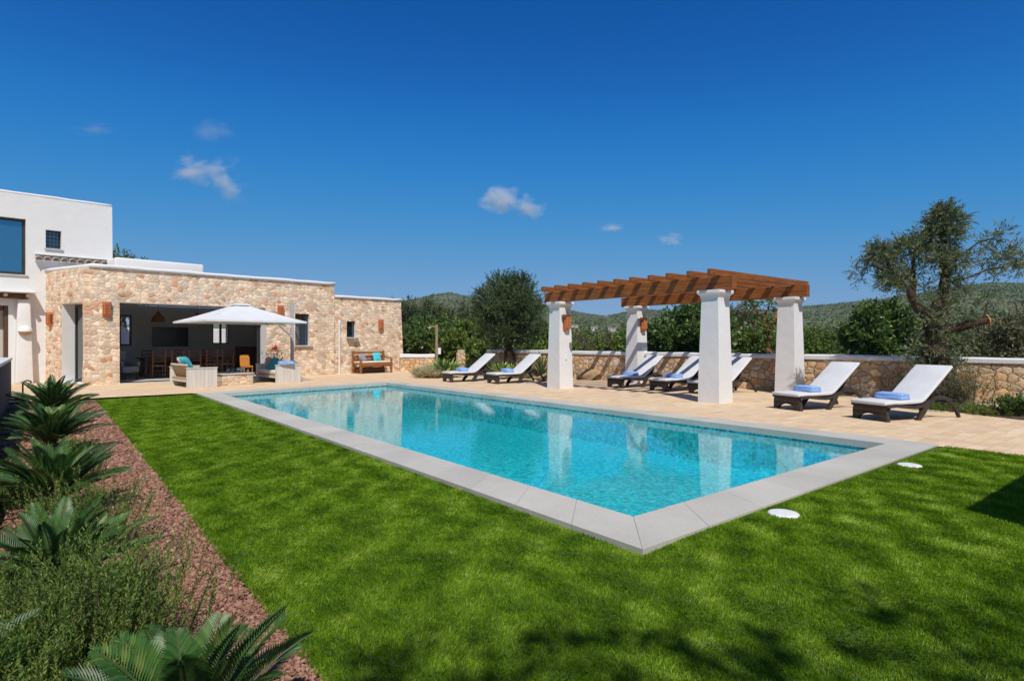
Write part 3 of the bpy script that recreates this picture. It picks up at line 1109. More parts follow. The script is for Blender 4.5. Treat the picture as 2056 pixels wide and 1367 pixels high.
garden_wall('garden_wall', 'long rubble stone garden wall with white cap behind the loungers', WL(-12.4), WL(19), 1.06, 0.42, 0.125, M['rubble'])
garden_wall('low_wall', 'short low stone wall with white cap beside the house corner', (-5.35, 27.9, 0), (-3.75, 28.3, 0), 0.80, 0.4, 0.15, M['rubble'])
gpst = thing('gate_post', 'rough stone gate post at the end of the garden wall', 'post', (-2.35, 27.0, 0), R(20))
gm_ = MB()
gm_.loft([[(-a, -b, z), (a, -b, z), (a, b, z), (-a, b, z)] for a, b, z in ((0.21, 0.2, -0.1), (0.20, 0.19, 0.4), (0.17, 0.18, 0.85), (0.14, 0.13, 1.02))])
gm_.build('post_body', M['rubble'], gpst, 0.05)

# planter wall in shade along the gravel bed
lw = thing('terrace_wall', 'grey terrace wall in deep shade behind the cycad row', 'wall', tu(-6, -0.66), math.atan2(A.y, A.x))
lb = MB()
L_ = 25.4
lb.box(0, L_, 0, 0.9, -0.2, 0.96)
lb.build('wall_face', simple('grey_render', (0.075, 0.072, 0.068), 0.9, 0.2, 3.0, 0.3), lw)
cb = MB()
for k in range(int(L_ / 0.2)):
    cb.box(k * 0.2, k * 0.2 + 0.155, -0.03, 0.93, 0.965, 1.03)
cb.build('slatted_top', M['white_metal'], lw, 0.008)
eb = MB()
eb.box(L_ + 0.004, L_ + 0.18, 0.06, 0.62, -0.05, 0.93)
eb.build('end_post', M['masonry_small'], lw, 0.02)
tp = thing('garden_tap', 'thin black bent garden tap by the terrace wall end', 'tap', tu(18.6, -0.42), 0.9)
tb = MB()
tb.tube([(0, 0, 0), (0, 0, 0.40), (0.03, 0, 0.455), (0.09, 0, 0.475), (0.15, 0, 0.455), (0.16, 0, 0.40)], 0.018, 8)
tb.build('pipe', M['metal'], tp, smooth=True)
MB().lathe([(0.0, 0.0), (0.05, 0.0), (0.05, 0.02), (0.0, 0.025)], 12).build('foot', M['metal'], tp)

# garden building just outside the frame on the right, whose corner shades the lawn
K = Vector((4.32, 2.83, 0))
gh = thing('garden_house', 'white flat roofed garden house standing right of the lawn', 'building', K, math.atan2(B.y, B.x))
mbx = grid_wall([0, 6], [LZ, 3.0], [(1.6, 2.6, LZ, 2.15)], -0.3)
mbx.build('front_wall', [M['plaster'], M['plaster']], gh)
mb_ = MB()
mb_.box(0, 0.3, -3.6, -0.302, LZ, 2.998)
mb_.box(5.7, 6.0, -3.6, -0.302, LZ, 2.998)
mb_.box(0.302, 5.698, -3.6, -3.3, LZ, 2.998)
mb_.build('side_walls', M['plaster'], gh)
MB().box(0.302, 5.698, -3.298, -0.302, 2.7, 2.85).build('roof', M['plaster'], gh)
db = MB().box(1.61, 2.59, -0.2, -0.15, LZ, 2.14)
dd_ = db.build('door', M['beam_dark'], gh, 0.01)
MB().tube([(2.48, -0.13, 1.0), (2.48, -0.13, 1.14)], 0.015, 8).build('handle', M['metal'], dd_)

for (lx, ly), lab in zip(LIDS, ('larger looking round white pool lid in the lawn near the pool corner', 'farther round white pool lid in the lawn towards the patio')):
    o = MB().lathe([(0.0, 0.028), (0.05, 0.030), (0.105, 0.030), (0.118, 0.026), (0.125, 0.018), (0.125, -0.04)], 40, (0, 0, 0))
    o = o.build('pool_lid', M['lid'], None, smooth=True)
    o.location = (lx, ly, LZ + 0.030)
    tag(o, lab, 'lid', 'round white lids in the lawn')
# ------------------------------------------------------------------ stone house
C1 = Vector((-13.72, 18.9, 0))
SH = thing('stone_house', 'single storey stone house with flat white parapet and wide open living room', 'house', C1, HOUSE_ROT)
HM = 3.82          # masonry height, main block
WT = 0.60


def round_cap(mb, pts, w0, w1, h, z):
    """white parapet cap along a local polyline; w0 outside, w1 inside"""
    P = [Vector((p[0], p[1], 0)) for p in pts]
    dense = []
    for i in range(len(P) - 1):
        n = max(2, int((P[i + 1] - P[i]).length / 0.4))
        for k in range(n):
            dense.append(P[i].lerp(P[i + 1], k / n))
    dense.append(P[-1])
    rings = []
    for i, p in enumerate(dense):
        d = (dense[min(i + 1, len(dense) - 1)] - dense[max(i - 1, 0)]).normalized()
        nrm = Vector((d.y, -d.x, 0))
        dz = random.uniform(-0.012, 0.012)
        e = 0.045
        pr = [(w0, 0), (w0, h - e), (w0 - e * 0.3, h - e * 0.35), (w0 - e, h), (-w1 + e, h), (-w1, h - e), (-w1, 0)]
        rings.append([(p.x + nrm.x * a, p.y + nrm.y * a, z + b + (dz if b > 0 else 0)) for a, b in pr])
    mb.loft(rings)


def batter(x, y, z):
    k = max(0.0, 1 - x / 0.9)
    return (x + 0.17 * (z / 3.9) * k, y + 0.03 * z / 3.9, z)


W1H = (7.04, 7.66, 1.25, 2.55)
mb = grid_wall([0, 0.3, 0.9, 3, 6.5, 8.8], [0, 1.0, 2.0, 3.0, HM], [(0.93, 5.83, 0.03, 2.72), W1H], WT, batter)
mb.build('facade', [M['masonry'], M['plaster']], SH)


def batter_r(x, y, z):
    k = max(0.0, (x - 11.9) / 0.6)
    return (x - 0.16 * (z / 3.4) * k, y, z)


HW = 3.31
W2H = (9.47, 9.90, 1.59, 2.30)
mb = grid_wall([8.802, 9.2, 11.0, 11.9, 12.5], [-0.05, 1.0, 2.0, HW], [W2H], 0.5, batter_r)
wing = mb.build('wing_wall', [M['masonry'], M['plaster']], SH)
wing.location = (0, 0.14, 0)
mb = MB()
mb.loft([[(12.0, 0.642, z), (12.5 - 0.16 * z / 3.4, 0.642, z), (12.5 - 0.16 * z / 3.4, 6.0, z), (12.0, 6.0, z)] for z in (-0.05, HW)])
mb.box(8.2, 8.798, WT + 0.002, 6.0, 0, HM)
mb.box(8.802, 12.0, 5.4, 6.0, -0.05, HW)
mb.build('end_walls', M['masonry'], SH)
# oblique left wall with the deep doorway
LWL = math.hypot(0.633, 2.83)
ang = math.atan2(2.83, -0.633)


def batter_l(x, y, z):
    k = max(0.0, 1 - x / 0.9)
    return (x + 0.10 * (z / 3.9) * k, y, z)


mb = grid_wall([0.0, 0.1, 1.68, LWL], [0, 2.0, 3.0, HM], [(0.16, 1.68, 0.05, 2.68)], -0.45, batter_l)
lwall = mb.build('side_wall', [M['masonry'], M['plaster']], SH)
lwall.rotation_euler = (0, 0, ang)
mb = MB()
mb.box(0.12, 1.72, -0.50, 0.05, 0.0, 0.048)
sl_ = mb.build('door_sill', M['sill'], SH, 0.01)
sl_.rotation_euler = (0, 0, ang)
dbm = MB()
for x0, x1 in ((0.17, 0.25), (0.88, 0.95), (1.60, 1.675)):
    dbm.box(x0, x1, -0.44, -0.38, 0.05, 2.66)
dbm.box(0.25, 0.88, -0.44, -0.38, 0.05, 0.14)
dbm.box(0.25, 0.88, -0.44, -0.38, 2.58, 2.66)
dbm.box(0.95, 1.60, -0.44, -0.38, 0.05, 0.14)
dbm.box(0.95, 1.60, -0.44, -0.38, 2.58, 2.66)
dr = dbm.build('door', M['metal'], SH)
dr.rotation_euler = (0, 0, ang)
pn = MB().box(0.25, 0.88, -0.42, -0.41, 0.14, 2.58).box(0.95, 1.60, -0.42, -0.41, 0.14, 2.58)
pn.build('pane', M['glass'], dr)
MB().tube([(0.86, -0.36, 1.0), (0.86, -0.36, 1.15)], 0.012, 8).build('handle', M['white_metal'], dr)

cap = MB()
round_cap(cap, [(-0.633 + 0.02, 2.83), (0.19, 0.03), (8.82, 0.03), (8.82, 5.9)], 0.055, 0.45, 0.125, HM)
cap.build('parapet_cap', M['plaster'], SH, smooth=True, fix=True)
cap = MB()
round_cap(cap, [(8.86, 0.15), (12.36, 0.15), (12.36, 5.9)], 0.06, 0.4, 0.115, HW)
cap.build('wing_cap', M['plaster'], SH, smooth=True)
# raised white block set back on the roof, roof slabs
rb = MB().box(1.12, 4.06, 1.5, 4.5, 3.64, 4.40)
rb.build('raised_roof', M['plaster'], SH, 0.07, True, 3)
rf = MB()
rf.box(0.3, 8.19, 0.605, 5.35, 2.93, 3.62)
rf.box(8.805, 12.0, 0.645, 5.39, 2.75, 3.1)
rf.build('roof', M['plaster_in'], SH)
# living room
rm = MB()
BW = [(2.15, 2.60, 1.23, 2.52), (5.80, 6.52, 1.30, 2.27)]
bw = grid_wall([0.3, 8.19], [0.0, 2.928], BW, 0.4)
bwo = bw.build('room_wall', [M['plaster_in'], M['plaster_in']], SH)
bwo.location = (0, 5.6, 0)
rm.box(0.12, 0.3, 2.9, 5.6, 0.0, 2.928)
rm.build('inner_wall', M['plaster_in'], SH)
MB().box(0.3, 8.19, WT + 0.002, 5.598, -0.06, 0.025).build('floor', M['sill'], SH)
MB().box(0.93, 5.83, -0.10, WT, -0.03, 0.030).build('threshold', M['sill'], SH, 0.008)
for (x0, x1, z0, z1), two in zip(BW, (0, 1)):
    f = MB()
    t = 0.045 if two else 0.07
    f.box(x0, x0 + t, 5.62, 5.68, z0, z1).box(x1 - t, x1, 5.62, 5.68, z0, z1)
    f.box(x0 + t, x1 - t, 5.62, 5.68, z0, z0 + t).box(x0 + t, x1 - t, 5.62, 5.68, z1 - t, z1)
    if two:
        f.box((x0 + x1) / 2 - 0.045, (x0 + x1) / 2 + 0.045, 5.62, 5.68, z0 + t, z1 - t)
    f.build('room_window', M['metal'], SH)
# sliding glass door pushed aside at the right jamb
sd_ = MB()
for x in (5.70, 5.775):
    sd_.box(x, x + 0.045, 0.50, 0.545, 0.03, 2.72)
sd_.build('sliding_door', M['metal'], SH)


def frame_window(parent, x0, x1, z0, z1, y, bars=(), sill=True, sill_l=0.04, sill_r=0.12, t=0.05, sill_y=-0.09, gm='glass'):
    f = MB()
    f.box(x0, x0 + t, y, y + 0.06, z0, z1).box(x1 - t, x1, y, y + 0.06, z0, z1)
    f.box(x0 + t, x1 - t, y, y + 0.06, z0, z0 + t).box(x0 + t, x1 - t, y, y + 0.06, z1 - t, z1)
    for b in bars:
        f.box(b - 0.02, b + 0.02, y, y + 0.06, z0 + t, z1 - t)
    wn = f.build('window', M['metal'], parent)
    MB().box(x0 + t, x1 - t, y + 0.02, y + 0.03, z0 + t, z1 - t).build('pane', M[gm], wn)
    if sill:
        MB().box(x0 - sill_l, x1 + sill_r, sill_y, y, z0 - 0.05, z0 - 0.002).build('sill', M['sill'], wn, 0.008)
    return wn


frame_window(SH, *W1H, 0.16, bars=(7.36,))
frame_window(SH, *W2H, 0.26)
dp = MB().tube([(9.07, 0.075, 0.0), (9.07, 0.075, 2.25), (9.07, 0.11, 2.34)], 0.048, 12)
for z in (0.5, 1.4, 2.1):
    dp.lathe([(0.048, -0.02), (0.058, -0.02), (0.058, 0.02), (0.048, 0.02)], 12, (9.07, 0.075, z))
dp.build('downpipe', M['white_metal'], SH, smooth=False)

# ------------------------------------------------------------------ white house behind
W0 = Vector((-16.2, 20.4, 0))
WH = thing('white_house', 'tall plain white rendered house with big picture window', 'house', W0, HOUSE_ROT)
HT = 6.47


def soft(x, y, z):
    return (x - (0.05 * z / 6.4 if x > 1.9 else 0), y, z)


BIGW = (-2.9, -0.535, 3.68, 5.58)
SMW = (0.0, 0.435, 4.66, 5.30)
DRW = (-2.6, -0.99, 0.04, 2.62)
mb = grid_wall([-5.0, -3.5, 1.0, 1.9, 2.0], [0, 3.0, 6.0, HT - 0.06], [BIGW, SMW, DRW], 0.45, soft)
mb.build('facade', [M['plaster'], M['plaster']], WH)
cap = MB()
round_cap(cap, [(-5.0, 0.0), (1.945, 0.0), (1.945, 7.0)], 0.004, 0.45, 0.075, HT - 0.06)
cap.build('parapet_cap', M['plaster'], WH, smooth=True)
MB().box(1.55, 1.95, 0.452, 7.0, 0, HT - 0.062).box(-5.0, -4.6, 0.452, 7.0, 0, HT - 0.062).box(-4.598, 1.548, 6.6, 7.0, 0, HT - 0.062).build('side_walls', M['plaster'], WH)
MB().box(-4.598, 1.548, 0.452, 6.598, HT - 0.4, HT - 0.2).build('roof', M['plaster'], WH)
f = frame_window(WH, *BIGW, 0.14, sill=True, sill_y=-0.05, sill_r=0.06, t=0.09, gm='glass_blue')
sm = frame_window(WH, *SMW, 0.20, sill=True, sill_y=-0.06, sill_r=0.05)
gr = MB()
for k in range(1, 4):
    gr.box(SMW[0] + 0.435 * k / 4 - 0.007, SMW[0] + 0.435 * k / 4 + 0.007, 0.10, 0.114, SMW[2], SMW[3])
for k in range(1, 5):
    gr.box(SMW[0], SMW[1], 0.116, 0.13, SMW[2] + 0.64 * k / 5 - 0.007, SMW[2] + 0.64 * k / 5 + 0.007)
gr.build('grille', M['metal'], sm)
# little tiled eave: cornice shelf and a row of half-round clay tiles
MB().box(-0.30, 1.9, -0.16, 0.0, 4.17, 4.235).build('eave_shelf', M['plaster'], WH, 0.015)
for k in range(9):
    x = -0.21 + k * 0.235
    tl = MB()
    ro, ri = 0.108, 0.088
    rings = []
    for y, s, dz in ((-0.25, 1.0, 0.0), (0.0, 0.82, 0.07)):
        pts = []
        for a in range(9):
            an = math.pi * a / 8
            pts.append((x + ro * s * math.cos(an), y, 4.24 + dz + ro * s * math.sin(an) * 0.85))
        for a in range(8, -1, -1):
            an = math.pi * a / 8
            pts.append((x + ri * s * math.cos(an), y, 4.24 + dz + ri * s * math.sin(an) * 0.85))
        rings.append(pts)
    tl.loft(rings)
    tl.build('eave_tile', M['clay_tile'], WH)
MB().box(-0.30, 1.9, -0.12, 0.0, 4.40, 4.44).build('eave_fillet', M['plaster'], WH, 0.01)
# porch: tapered pillar, slab roof on timbers, recessed doorway
pl = MB()
pl.loft([[(-0.85 + a, -0.34 + b, z), (-0.36 - a * 0.9, -0.34 + b, z), (-0.36 - a * 0.9, -0.003, z), (-0.85 + a, -0.003, z)] for a, b, z in ((0, 0, 0.0), (0.03, 0.03, 1.0), (0.065, 0.075, 2.2), (0.085, 0.10, 2.84))])
pl.build('porch_pillar', M['plaster'], WH, 0.04, True, 3)
pr = MB()
pr.box(-4.5, -0.30, -0.46, -0.002, 3.04, 3.10)
pr.build('porch_roof', M['plaster'], WH, 0.02)
bm2 = MB().bar((-4.4, -0.16, 2.94), (-0.50, -0.16, 2.94), 0.16, 0.17)
bm2.build('porch_beam', M['beam_dark'], WH, 0.015)
lg = MB()
lg.tube([(-0.52, -0.50, 2.95), (-0.52, -0.245, 2.95)], 0.062, 12)
lg.build('porch_log', M['post_wood'], WH)
lg = MB()
lg.tube([(-1.10, -0.46, 2.95), (-1.10, -0.245, 2.95)], 0.055, 12)
lg.build('porch_log', M['post_wood'], WH)
MB().box(-3.4, -2.6, 0.30, 0.36, 0.04, 2.62).box(-2.6, -0.99, 0.30, 0.36, 0.04, 2.62).build('door', M['plaster_in'], WH)
dj = MB()
dj.box(-1.10, -0.992, 0.02, 0.28, 0.04, 2.62).box(-2.598, -1.132, 0.12, 0.28, 2.46, 2.618).box(-1.33, -1.28, 0.24, 0.29, 1.75, 2.46)
dj.build('door_frame', M['beam_dark'], WH)

# sunlit white garden wall behind, seen through the back windows
bwr = thing('back_wall', 'white courtyard wall seen through the living room windows', 'wall', C1 + HF * 0.5 + HI * 9.0, HOUSE_ROT)
MB().box(0, 9.5, 0, 0.3, -0.25, 2.05).build('wall_face', M['plaster'], bwr, 0.04)


# ------------------------------------------------------------------ lamps
def terracotta_lamp(loc, rotz, label, group, s=1.0):
    r = thing('wall_lamp', label, 'lamp', loc, rotz, group)
    w_, h_ = 0.115, 0.48
    MB().box(-w_, w_, -0.02, 0.0, 0.0, h_).build('backplate', M['terracotta'], r, 0.004)

    def outline(z, k=1.0):
        t = z / h_
        if t < 0.16:
            a = 0.35 + 0.65 * (t / 0.16) ** 0.7
        elif t > 0.9:
            a = 1.0 + 0.10 * (t - 0.9) / 0.1
        else:
            a = 1.0 - 0.05 * math.sin((t - 0.16) / 0.74 * math.pi)
        a *= k
        return [(-w_ * a, -0.021, z), (-w_ * a, -0.075 * a - 0.021, z), (-w_ * 0.62 * a, -0.13 * a - 0.021, z), (w_ * 0.62 * a, -0.13 * a - 0.021, z),
                (w_ * a, -0.075 * a - 0.021, z), (w_ * a, -0.021, z)]
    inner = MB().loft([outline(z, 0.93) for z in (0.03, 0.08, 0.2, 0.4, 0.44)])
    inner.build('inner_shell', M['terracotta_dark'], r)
    sh = MB()
    for z0, z1 in ((0.0, 0.09), (0.41, h_)):
        sh.loft([outline(z0), outline((z0 + z1) / 2), outline(z1)])
    # pierced lattice on the front and cheeks
    fz = [0.09 + k * 0.08 for k in range(5)]
    for xa, xb, ya, yb in ((-0.62, 0.62, -0.151, -0.151), (0.62, 1.0, -0.151, -0.096), (-1.0, -0.62, -0.096, -0.151)):
        n = 3 if abs(xb - xa) > 1 else 1
        for k in range(n):
            x0, x1 = xa + (xb - xa) * k / n, xa + (xb - xa) * (k + 1) / n
            y0, y1 = ya + (yb - ya) * k / n, ya + (yb - ya) * (k + 1) / n
            for z0, z1 in zip(fz[:-1], fz[1:]):
                sh.bar((x0 * w_, y0 + 0.004, z0), (x1 * w_, y1 + 0.004, z1), 0.010, 0.014, (0, 1, 0))
                sh.bar((x0 * w_, y0 + 0.0055, z1), (x1 * w_, y1 + 0.0055, z0), 0.010, 0.014, (0, 1, 0))
        sh.bar((xa * w_, ya + 0.006, 0.09), (xa * w_, ya + 0.006, 0.41), 0.02, 0.016, (0, 1, 0))
    sh.build('shade', M['terracotta'], r)
    return r


GL = 'terracotta wall lamps'
terracotta_lamp(C1 + HF * 0.56 + HI * 0.015 + Vector((0, 0, 2.23)), HOUSE_ROT, 'pierced terracotta lamp on the stone pier left of the open room', GL)
p = lwall.location
ld = Vector((math.cos(HOUSE_ROT + ang), math.sin(HOUSE_ROT + ang), 0))
ln = Vector((-ld.y, ld.x, 0))
terracotta_lamp(C1 + ld * 2.42 + Vector((0, 0, 1.93)), math.atan2(-ld.y, -ld.x), 'pierced terracotta lamp beside the deep side doorway', GL)
terracotta_lamp(C1 + HF * 6.41 + HI * 0.02 + Vector((0, 0, 2.36)), HOUSE_ROT, 'terracotta lamp half covered by the white parasol edge', GL)
terracotta_lamp(C1 + HF * 11.2 + HI * 0.14 + Vector((0, 0, 1.93)), HOUSE_ROT, 'terracotta lamp on the stone wall above the carved bench', GL)
hm = thing('uplight', 'white half dome wall light on the porch pillar', 'lamp', W0 + HF * -0.58 + HI * -0.275 + Vector((0, 0, 1.75)), HOUSE_ROT)
dm = MB().lathe([(0.20 * math.cos(a), 0.20 * math.sin(a)) for a in [math.pi / 2 * k / 8 for k in range(9)]], 20, a0=math.pi, a1=2 * math.pi)
dm.build('dome', M['plaster'], hm, smooth=True)
MB().lathe([(0.195, -0.002), (0.165, -0.09), (0.0, -0.14)], 20, (0, 0, 0), a0=math.pi, a1=2 * math.pi).build('bowl', M['tan_wood'], hm, smooth=True)
# ------------------------------------------------------------------ pergola
TC, TA, UF, UB = 7.84, 13.16, 12.35, 15.95
ROT_B = math.atan2(B.y, B.x)               # local x = across (B), local y = along the pool (A)
PG = thing('pergola', 'timber pergola on four tapered white pillars over the loungers', 'pergola', tu(TC, UF), ROT_B)


def pillar(x, y):
    mb = MB()
    rings = []
    for h, z in ((0.285, -0.02), (0.272, 0.6), (0.248, 1.6), (0.228, 2.36), (0.231, 2.44), (0.252, 2.50), (0.296, 2.545), (0.300, 2.56), (0.300, 2.612), (0.292, 2.622)):
        j = [random.uniform(-0.004, 0.004) for _ in range(8)]
        rings.append([(x - h + j[0], y - h + j[1], z), (x + h + j[2], y - h + j[3], z), (x + h + j[4], y + h + j[5], z), (x - h + j[6], y + h + j[7], z)])
    mb.loft(rings)
    return mb.build('pillar', M['plaster'], PG, 0.022, False, 3)


for x in (0, UB - UF):
    for y in (0, TA - TC):
        pillar(x, y)
zb_ = 2.625
for x in (0, UB - UF):
    o = MB().box(-0.5, TA - TC + 0.62, -0.085, 0.085, 0, 0.315).build('beam', M['beam'], PG, 0.012)
    o.location = (x, 0, zb_)
    o.rotation_euler = (0, 0, R(90))
    for yy in (0.0,):
        pass
nr = 11
for k in range(nr):
    y = -0.14 + (TA - TC + 0.42) * k / (nr - 1)
    o = MB().box(-0.46, UB - UF + 0.72, -0.055, 0.055, 0, 0.15).build('rafter', M['beam'], PG, 0.008)
    o.location = (random.uniform(-0.02, 0.02), y, zb_ + 0.317 + random.uniform(0, 0.004))
    o.rotation_euler = (0, 0, random.uniform(-0.006, 0.006))
for (t_, u_), lab in (((TA, UF), 'terracotta lamp on the front left pergola pillar'), ((TA, UB), 'terracotta lamp on the shaded back left pergola pillar')):
    c = tu(t_, u_) - A * 0.243
    terracotta_lamp((c.x, c.y, 1.75), ROT_B, lab, 'terracotta lamps on the pergola')
# switch plate on the front left pillar
MB().box(-0.035, 0.035, -0.283, -0.268, 0.87, 0.98).build('socket', M['lid'], PG).location = (0, TA - TC, 0)

# ------------------------------------------------------------------ loungers
def make_lounger():
    r = thing('sun_lounger', 'x', 'sun lounger', (0, 0, 0), 0, 'wicker sun loungers beside the pool')
    hw = 0.34
    # foot end: arched panel and two flared legs
    mb = MB()
    pts = []
    arch = [(-hw, 0.0), (-hw + 0.015, 0.18), (-hw + 0.05, 0.30), (hw - 0.05, 0.30), (hw - 0.015, 0.18), (hw, 0.0), (hw - 0.09, 0.0)]
    for k in range(0, 11):
        a = math.pi * k / 10
        arch.append(((hw - 0.10) * math.cos(a), 0.13 * math.sin(a)))
    arch.append((-hw + 0.09, 0.0))
    n = len(arch)
    vs = [(0.0 + 0.03 * (1 - z / 0.3), y, z) for y, z in arch] + [(0.09 + 0.02 * (1 - z / 0.3), y, z) for y, z in arch]
    # quads between the outer outline and the arch
    outer = [0, 1, 2, 3, 4, 5]
    fs = []
    inner = list(range(n - 1, 5, -1))      # from the left foot over the arch to the right foot
    m_in = len(inner)
    # triangulated band
    io, ii = 0, 0
    while io < len(outer) - 1 or ii < m_in - 1:
        fo, fi = (io + 1) / (len(outer) - 1), (ii + 1) / (m_in - 1)
        if io < len(outer) - 1 and (fo <= fi or ii >= m_in - 1):
            fs.append((outer[io], outer[io + 1], inner[ii]))
            io += 1
        else:
            fs.append((outer[io], inner[ii + 1], inner[ii]))
            ii += 1
    fs += [tuple(i + n for i in reversed(f)) for f in fs]
    for k in range(n):
        fs.append((k, (k + 1) % n, n + (k + 1) % n, n + k))
    mb.add(vs, fs)
    mb.build('foot_panel', M['wicker'], r)
    # side rails: foot, dip, then the arched hind leg down to the ground
    prof = [(0.02, 0.275), (0.25, 0.285), (0.5, 0.255), (0.75, 0.235), (0.95, 0.26), (1.15, 0.335), (1.33, 0.395), (1.50, 0.40), (1.66, 0.345), (1.80, 0.24), (1.91, 0.11), (1.97, 0.0)]
    th = [0.06, 0.06, 0.06, 0.06, 0.065, 0.07, 0.07, 0.07, 0.065, 0.06, 0.055, 0.05]
    for s in (-1, 1):
        mb = MB().strip(prof, s * hw - 0.03, s * hw + 0.03, th)
        mb.build('side_rail', M['wicker'], r, 0.012)
        l = MB().strip([(1.06, 0.30), (0.98, 0.17), (0.88, 0.06), (0.84, 0.0)], s * (hw - 0.005) - 0.032, s * (hw - 0.005) + 0.032, [0.13, 0.11, 0.09, 0.085])
        l.build('leg', M['wicker'], r, 0.01)
    dk = MB().box(0.03, 1.0, -hw + 0.03, hw - 0.03, 0.262, 0.292)
    dk.box(1.62, 1.69, -hw + 0.03, hw - 0.03, 0.29, 0.33)
    dk.box(0.90, 0.96, -hw + 0.03, hw - 0.03, 0.20, 0.262)
    dk.build('seat_deck', M['wicker'], r)
    bk = MB().strip([(0.98, 0.30), (1.38, 0.60), (1.78, 0.90)], -hw + 0.015, hw - 0.015, 0.035)
    bk.bar((1.36, 0, 0.34), (1.52, 0, 0.67), 0.5, 0.025, (1, 0, 0))
    bk.build('backrest', M['wicker'], r, 0.008)
    cu = MB().strip([(-0.03, 0.325), (0.2, 0.33), (0.5, 0.33), (0.8, 0.33), (0.94, 0.335), (1.02, 0.37), (1.2, 0.505), (1.5, 0.735), (1.80, 0.965)], -hw - 0.005, hw + 0.005,
                    [0.062, 0.07, 0.07, 0.068, 0.062, 0.062, 0.062, 0.062, 0.055])
    cu.build('cushion', M['fabric'], r, 0.022, True, 3)
    return r


L0 = make_lounger()
LOUNGERS = [  # px,y of the left and right feet of the foot end ; turn tweak ; label
    ((1709, 838.6), (1780, 848.5), 21.5, 'white cushioned wicker lounger at the right end, below the gnarled olive'),
    ((1553, 819.8), (1603, 825.4), 23, 'wicker lounger right of the pergola pillars, second from the right end'),
    ((1379, 789.0), (1422, 794.0), 30, 'wicker lounger half hidden behind the big front right pergola pillar'),
    ((1300, 783.0), (1341, 787.0), 32, 'middle wicker lounger of three under the pergola, striped by beam shadows'),
    ((1216, 777.0), (1251, 780.0), 33, 'wicker lounger under the pergola next to the back left pillar'),
    ((973, 769.0), (1002, 771.0), 33, 'wicker lounger just left of the front left pergola pillar, shadow on its back'),
    ((886, 765.6), (907, 768.0), 33, 'wicker lounger farthest left, beside the succulent clump'),
]
TOW = ['rolled blue towel on the rightmost lounger', 'folded blue towel on the lounger second from the right end', 'folded blue towel peeking out behind the big pergola pillar',
       'folded blue towel on the middle lounger under the pergola', 'crumpled blue towel on the lounger beside the back left pillar', 'folded blue towel on the lounger just left of the pergola',
       'folded blue towel on the farthest left lounger']


def make_towel():
    mb = MB()
    for zc, h, l, w_ in ((0.0, 0.065, 0.255, 0.15), (0.055, 0.060, 0.248, 0.143)):
        ring = []
        for yy in np.linspace(-l, l, 9):
            e = 0.86 if abs(abs(yy) - l) < 1e-6 else 1.0
            j = random.uniform(-0.006, 0.006)
            ring.append([(-w_ * e, yy, zc + 0.006 + j), (-w_ * e * 0.97, yy, zc + h * e + j), (0, yy, zc + h * e + 0.01 + j), (w_ * e * 0.97, yy, zc + h * e + j), (w_ * e, yy, zc + 0.006 + j), (0, yy, zc)])
        mb.loft(ring)
    o = mb.build('folded_towel', M['towel'], None, 0.012, True, 2)
    return o


tw0 = make_towel()
for i, (pa, pb_, ang_, lab) in enumerate(LOUNGERS):
    o = L0 if i == 0 else copy_tree(L0)
    ds = [CAM_H * F_PX / (y - 683.5) for _, y in (pa, pb_)]
    mid = (gp(pa[0], ds[0]) + gp(pb_[0], ds[1])) / 2
    rz = R(ang_)
    o.location = (mid.x, mid.y, 0.0)
    o.rotation_euler = (0, 0, rz)
    o['label'] = lab
    k = 0.62 if i in (0, 1, 5, 6) else 0.66
    t = tw0 if i == 0 else tw0.copy()
    if i:
        COL.objects.link(t)
    t.location = (mid.x + math.cos(rz) * k, mid.y + math.sin(rz) * k, 0.366)
    t.rotation_euler = (0, 0, rz + random.uniform(-0.12, 0.12))
    tag(t, TOW[i], 'towel', 'blue towels on the loungers')

# ------------------------------------------------------------------ parasol
UC = Vector((-9.29, 20.06, 0))
UM = thing('cantilever_parasol', 'square white cantilever parasol shading the seating group', 'parasol', UC, HOUSE_ROT)
hs_, zr, za = 1.60, 2.09, 2.67
cb = MB()
N = 8
vs, fs = [], []
rings = [(0.06, za), (0.30, za - 0.075), (0.75, za - 0.265), (1.2, za - 0.445), (1.6, zr)]
for rr_, z in rings:
    for e in range(4):
        c0 = [(-1, -1), (1, -1), (1, 1), (-1, 1)][e]
        c1 = [(1, -1), (1, 1), (-1, 1), (-1, -1)][e]
        for k in range(N):
            f = k / N
            sag = 0.02 * (rr_ / 1.6) * math.sin(math.pi * f)
            x, y = c0[0] + (c1[0] - c0[0]) * f, c0[1] + (c1[1] - c0[1]) * f
            vs.append((x * rr_ * (1 - 0.02 * math.sin(math.pi * f)), y * rr_ * (1 - 0.02 * math.sin(math.pi * f)), z - sag * 0.4 + (0.012 * math.sin(math.pi * f) if rr_ > 1.5 else 0)))
m = 4 * N
for i in range(len(rings) - 1):
    for k in range(m):
        fs.append((i * m + k, i * m + (k + 1) % m, (i + 1) * m + (k + 1) % m, (i + 1) * m + k))
fs.append(tuple(range(m - 1, -1, -1)))
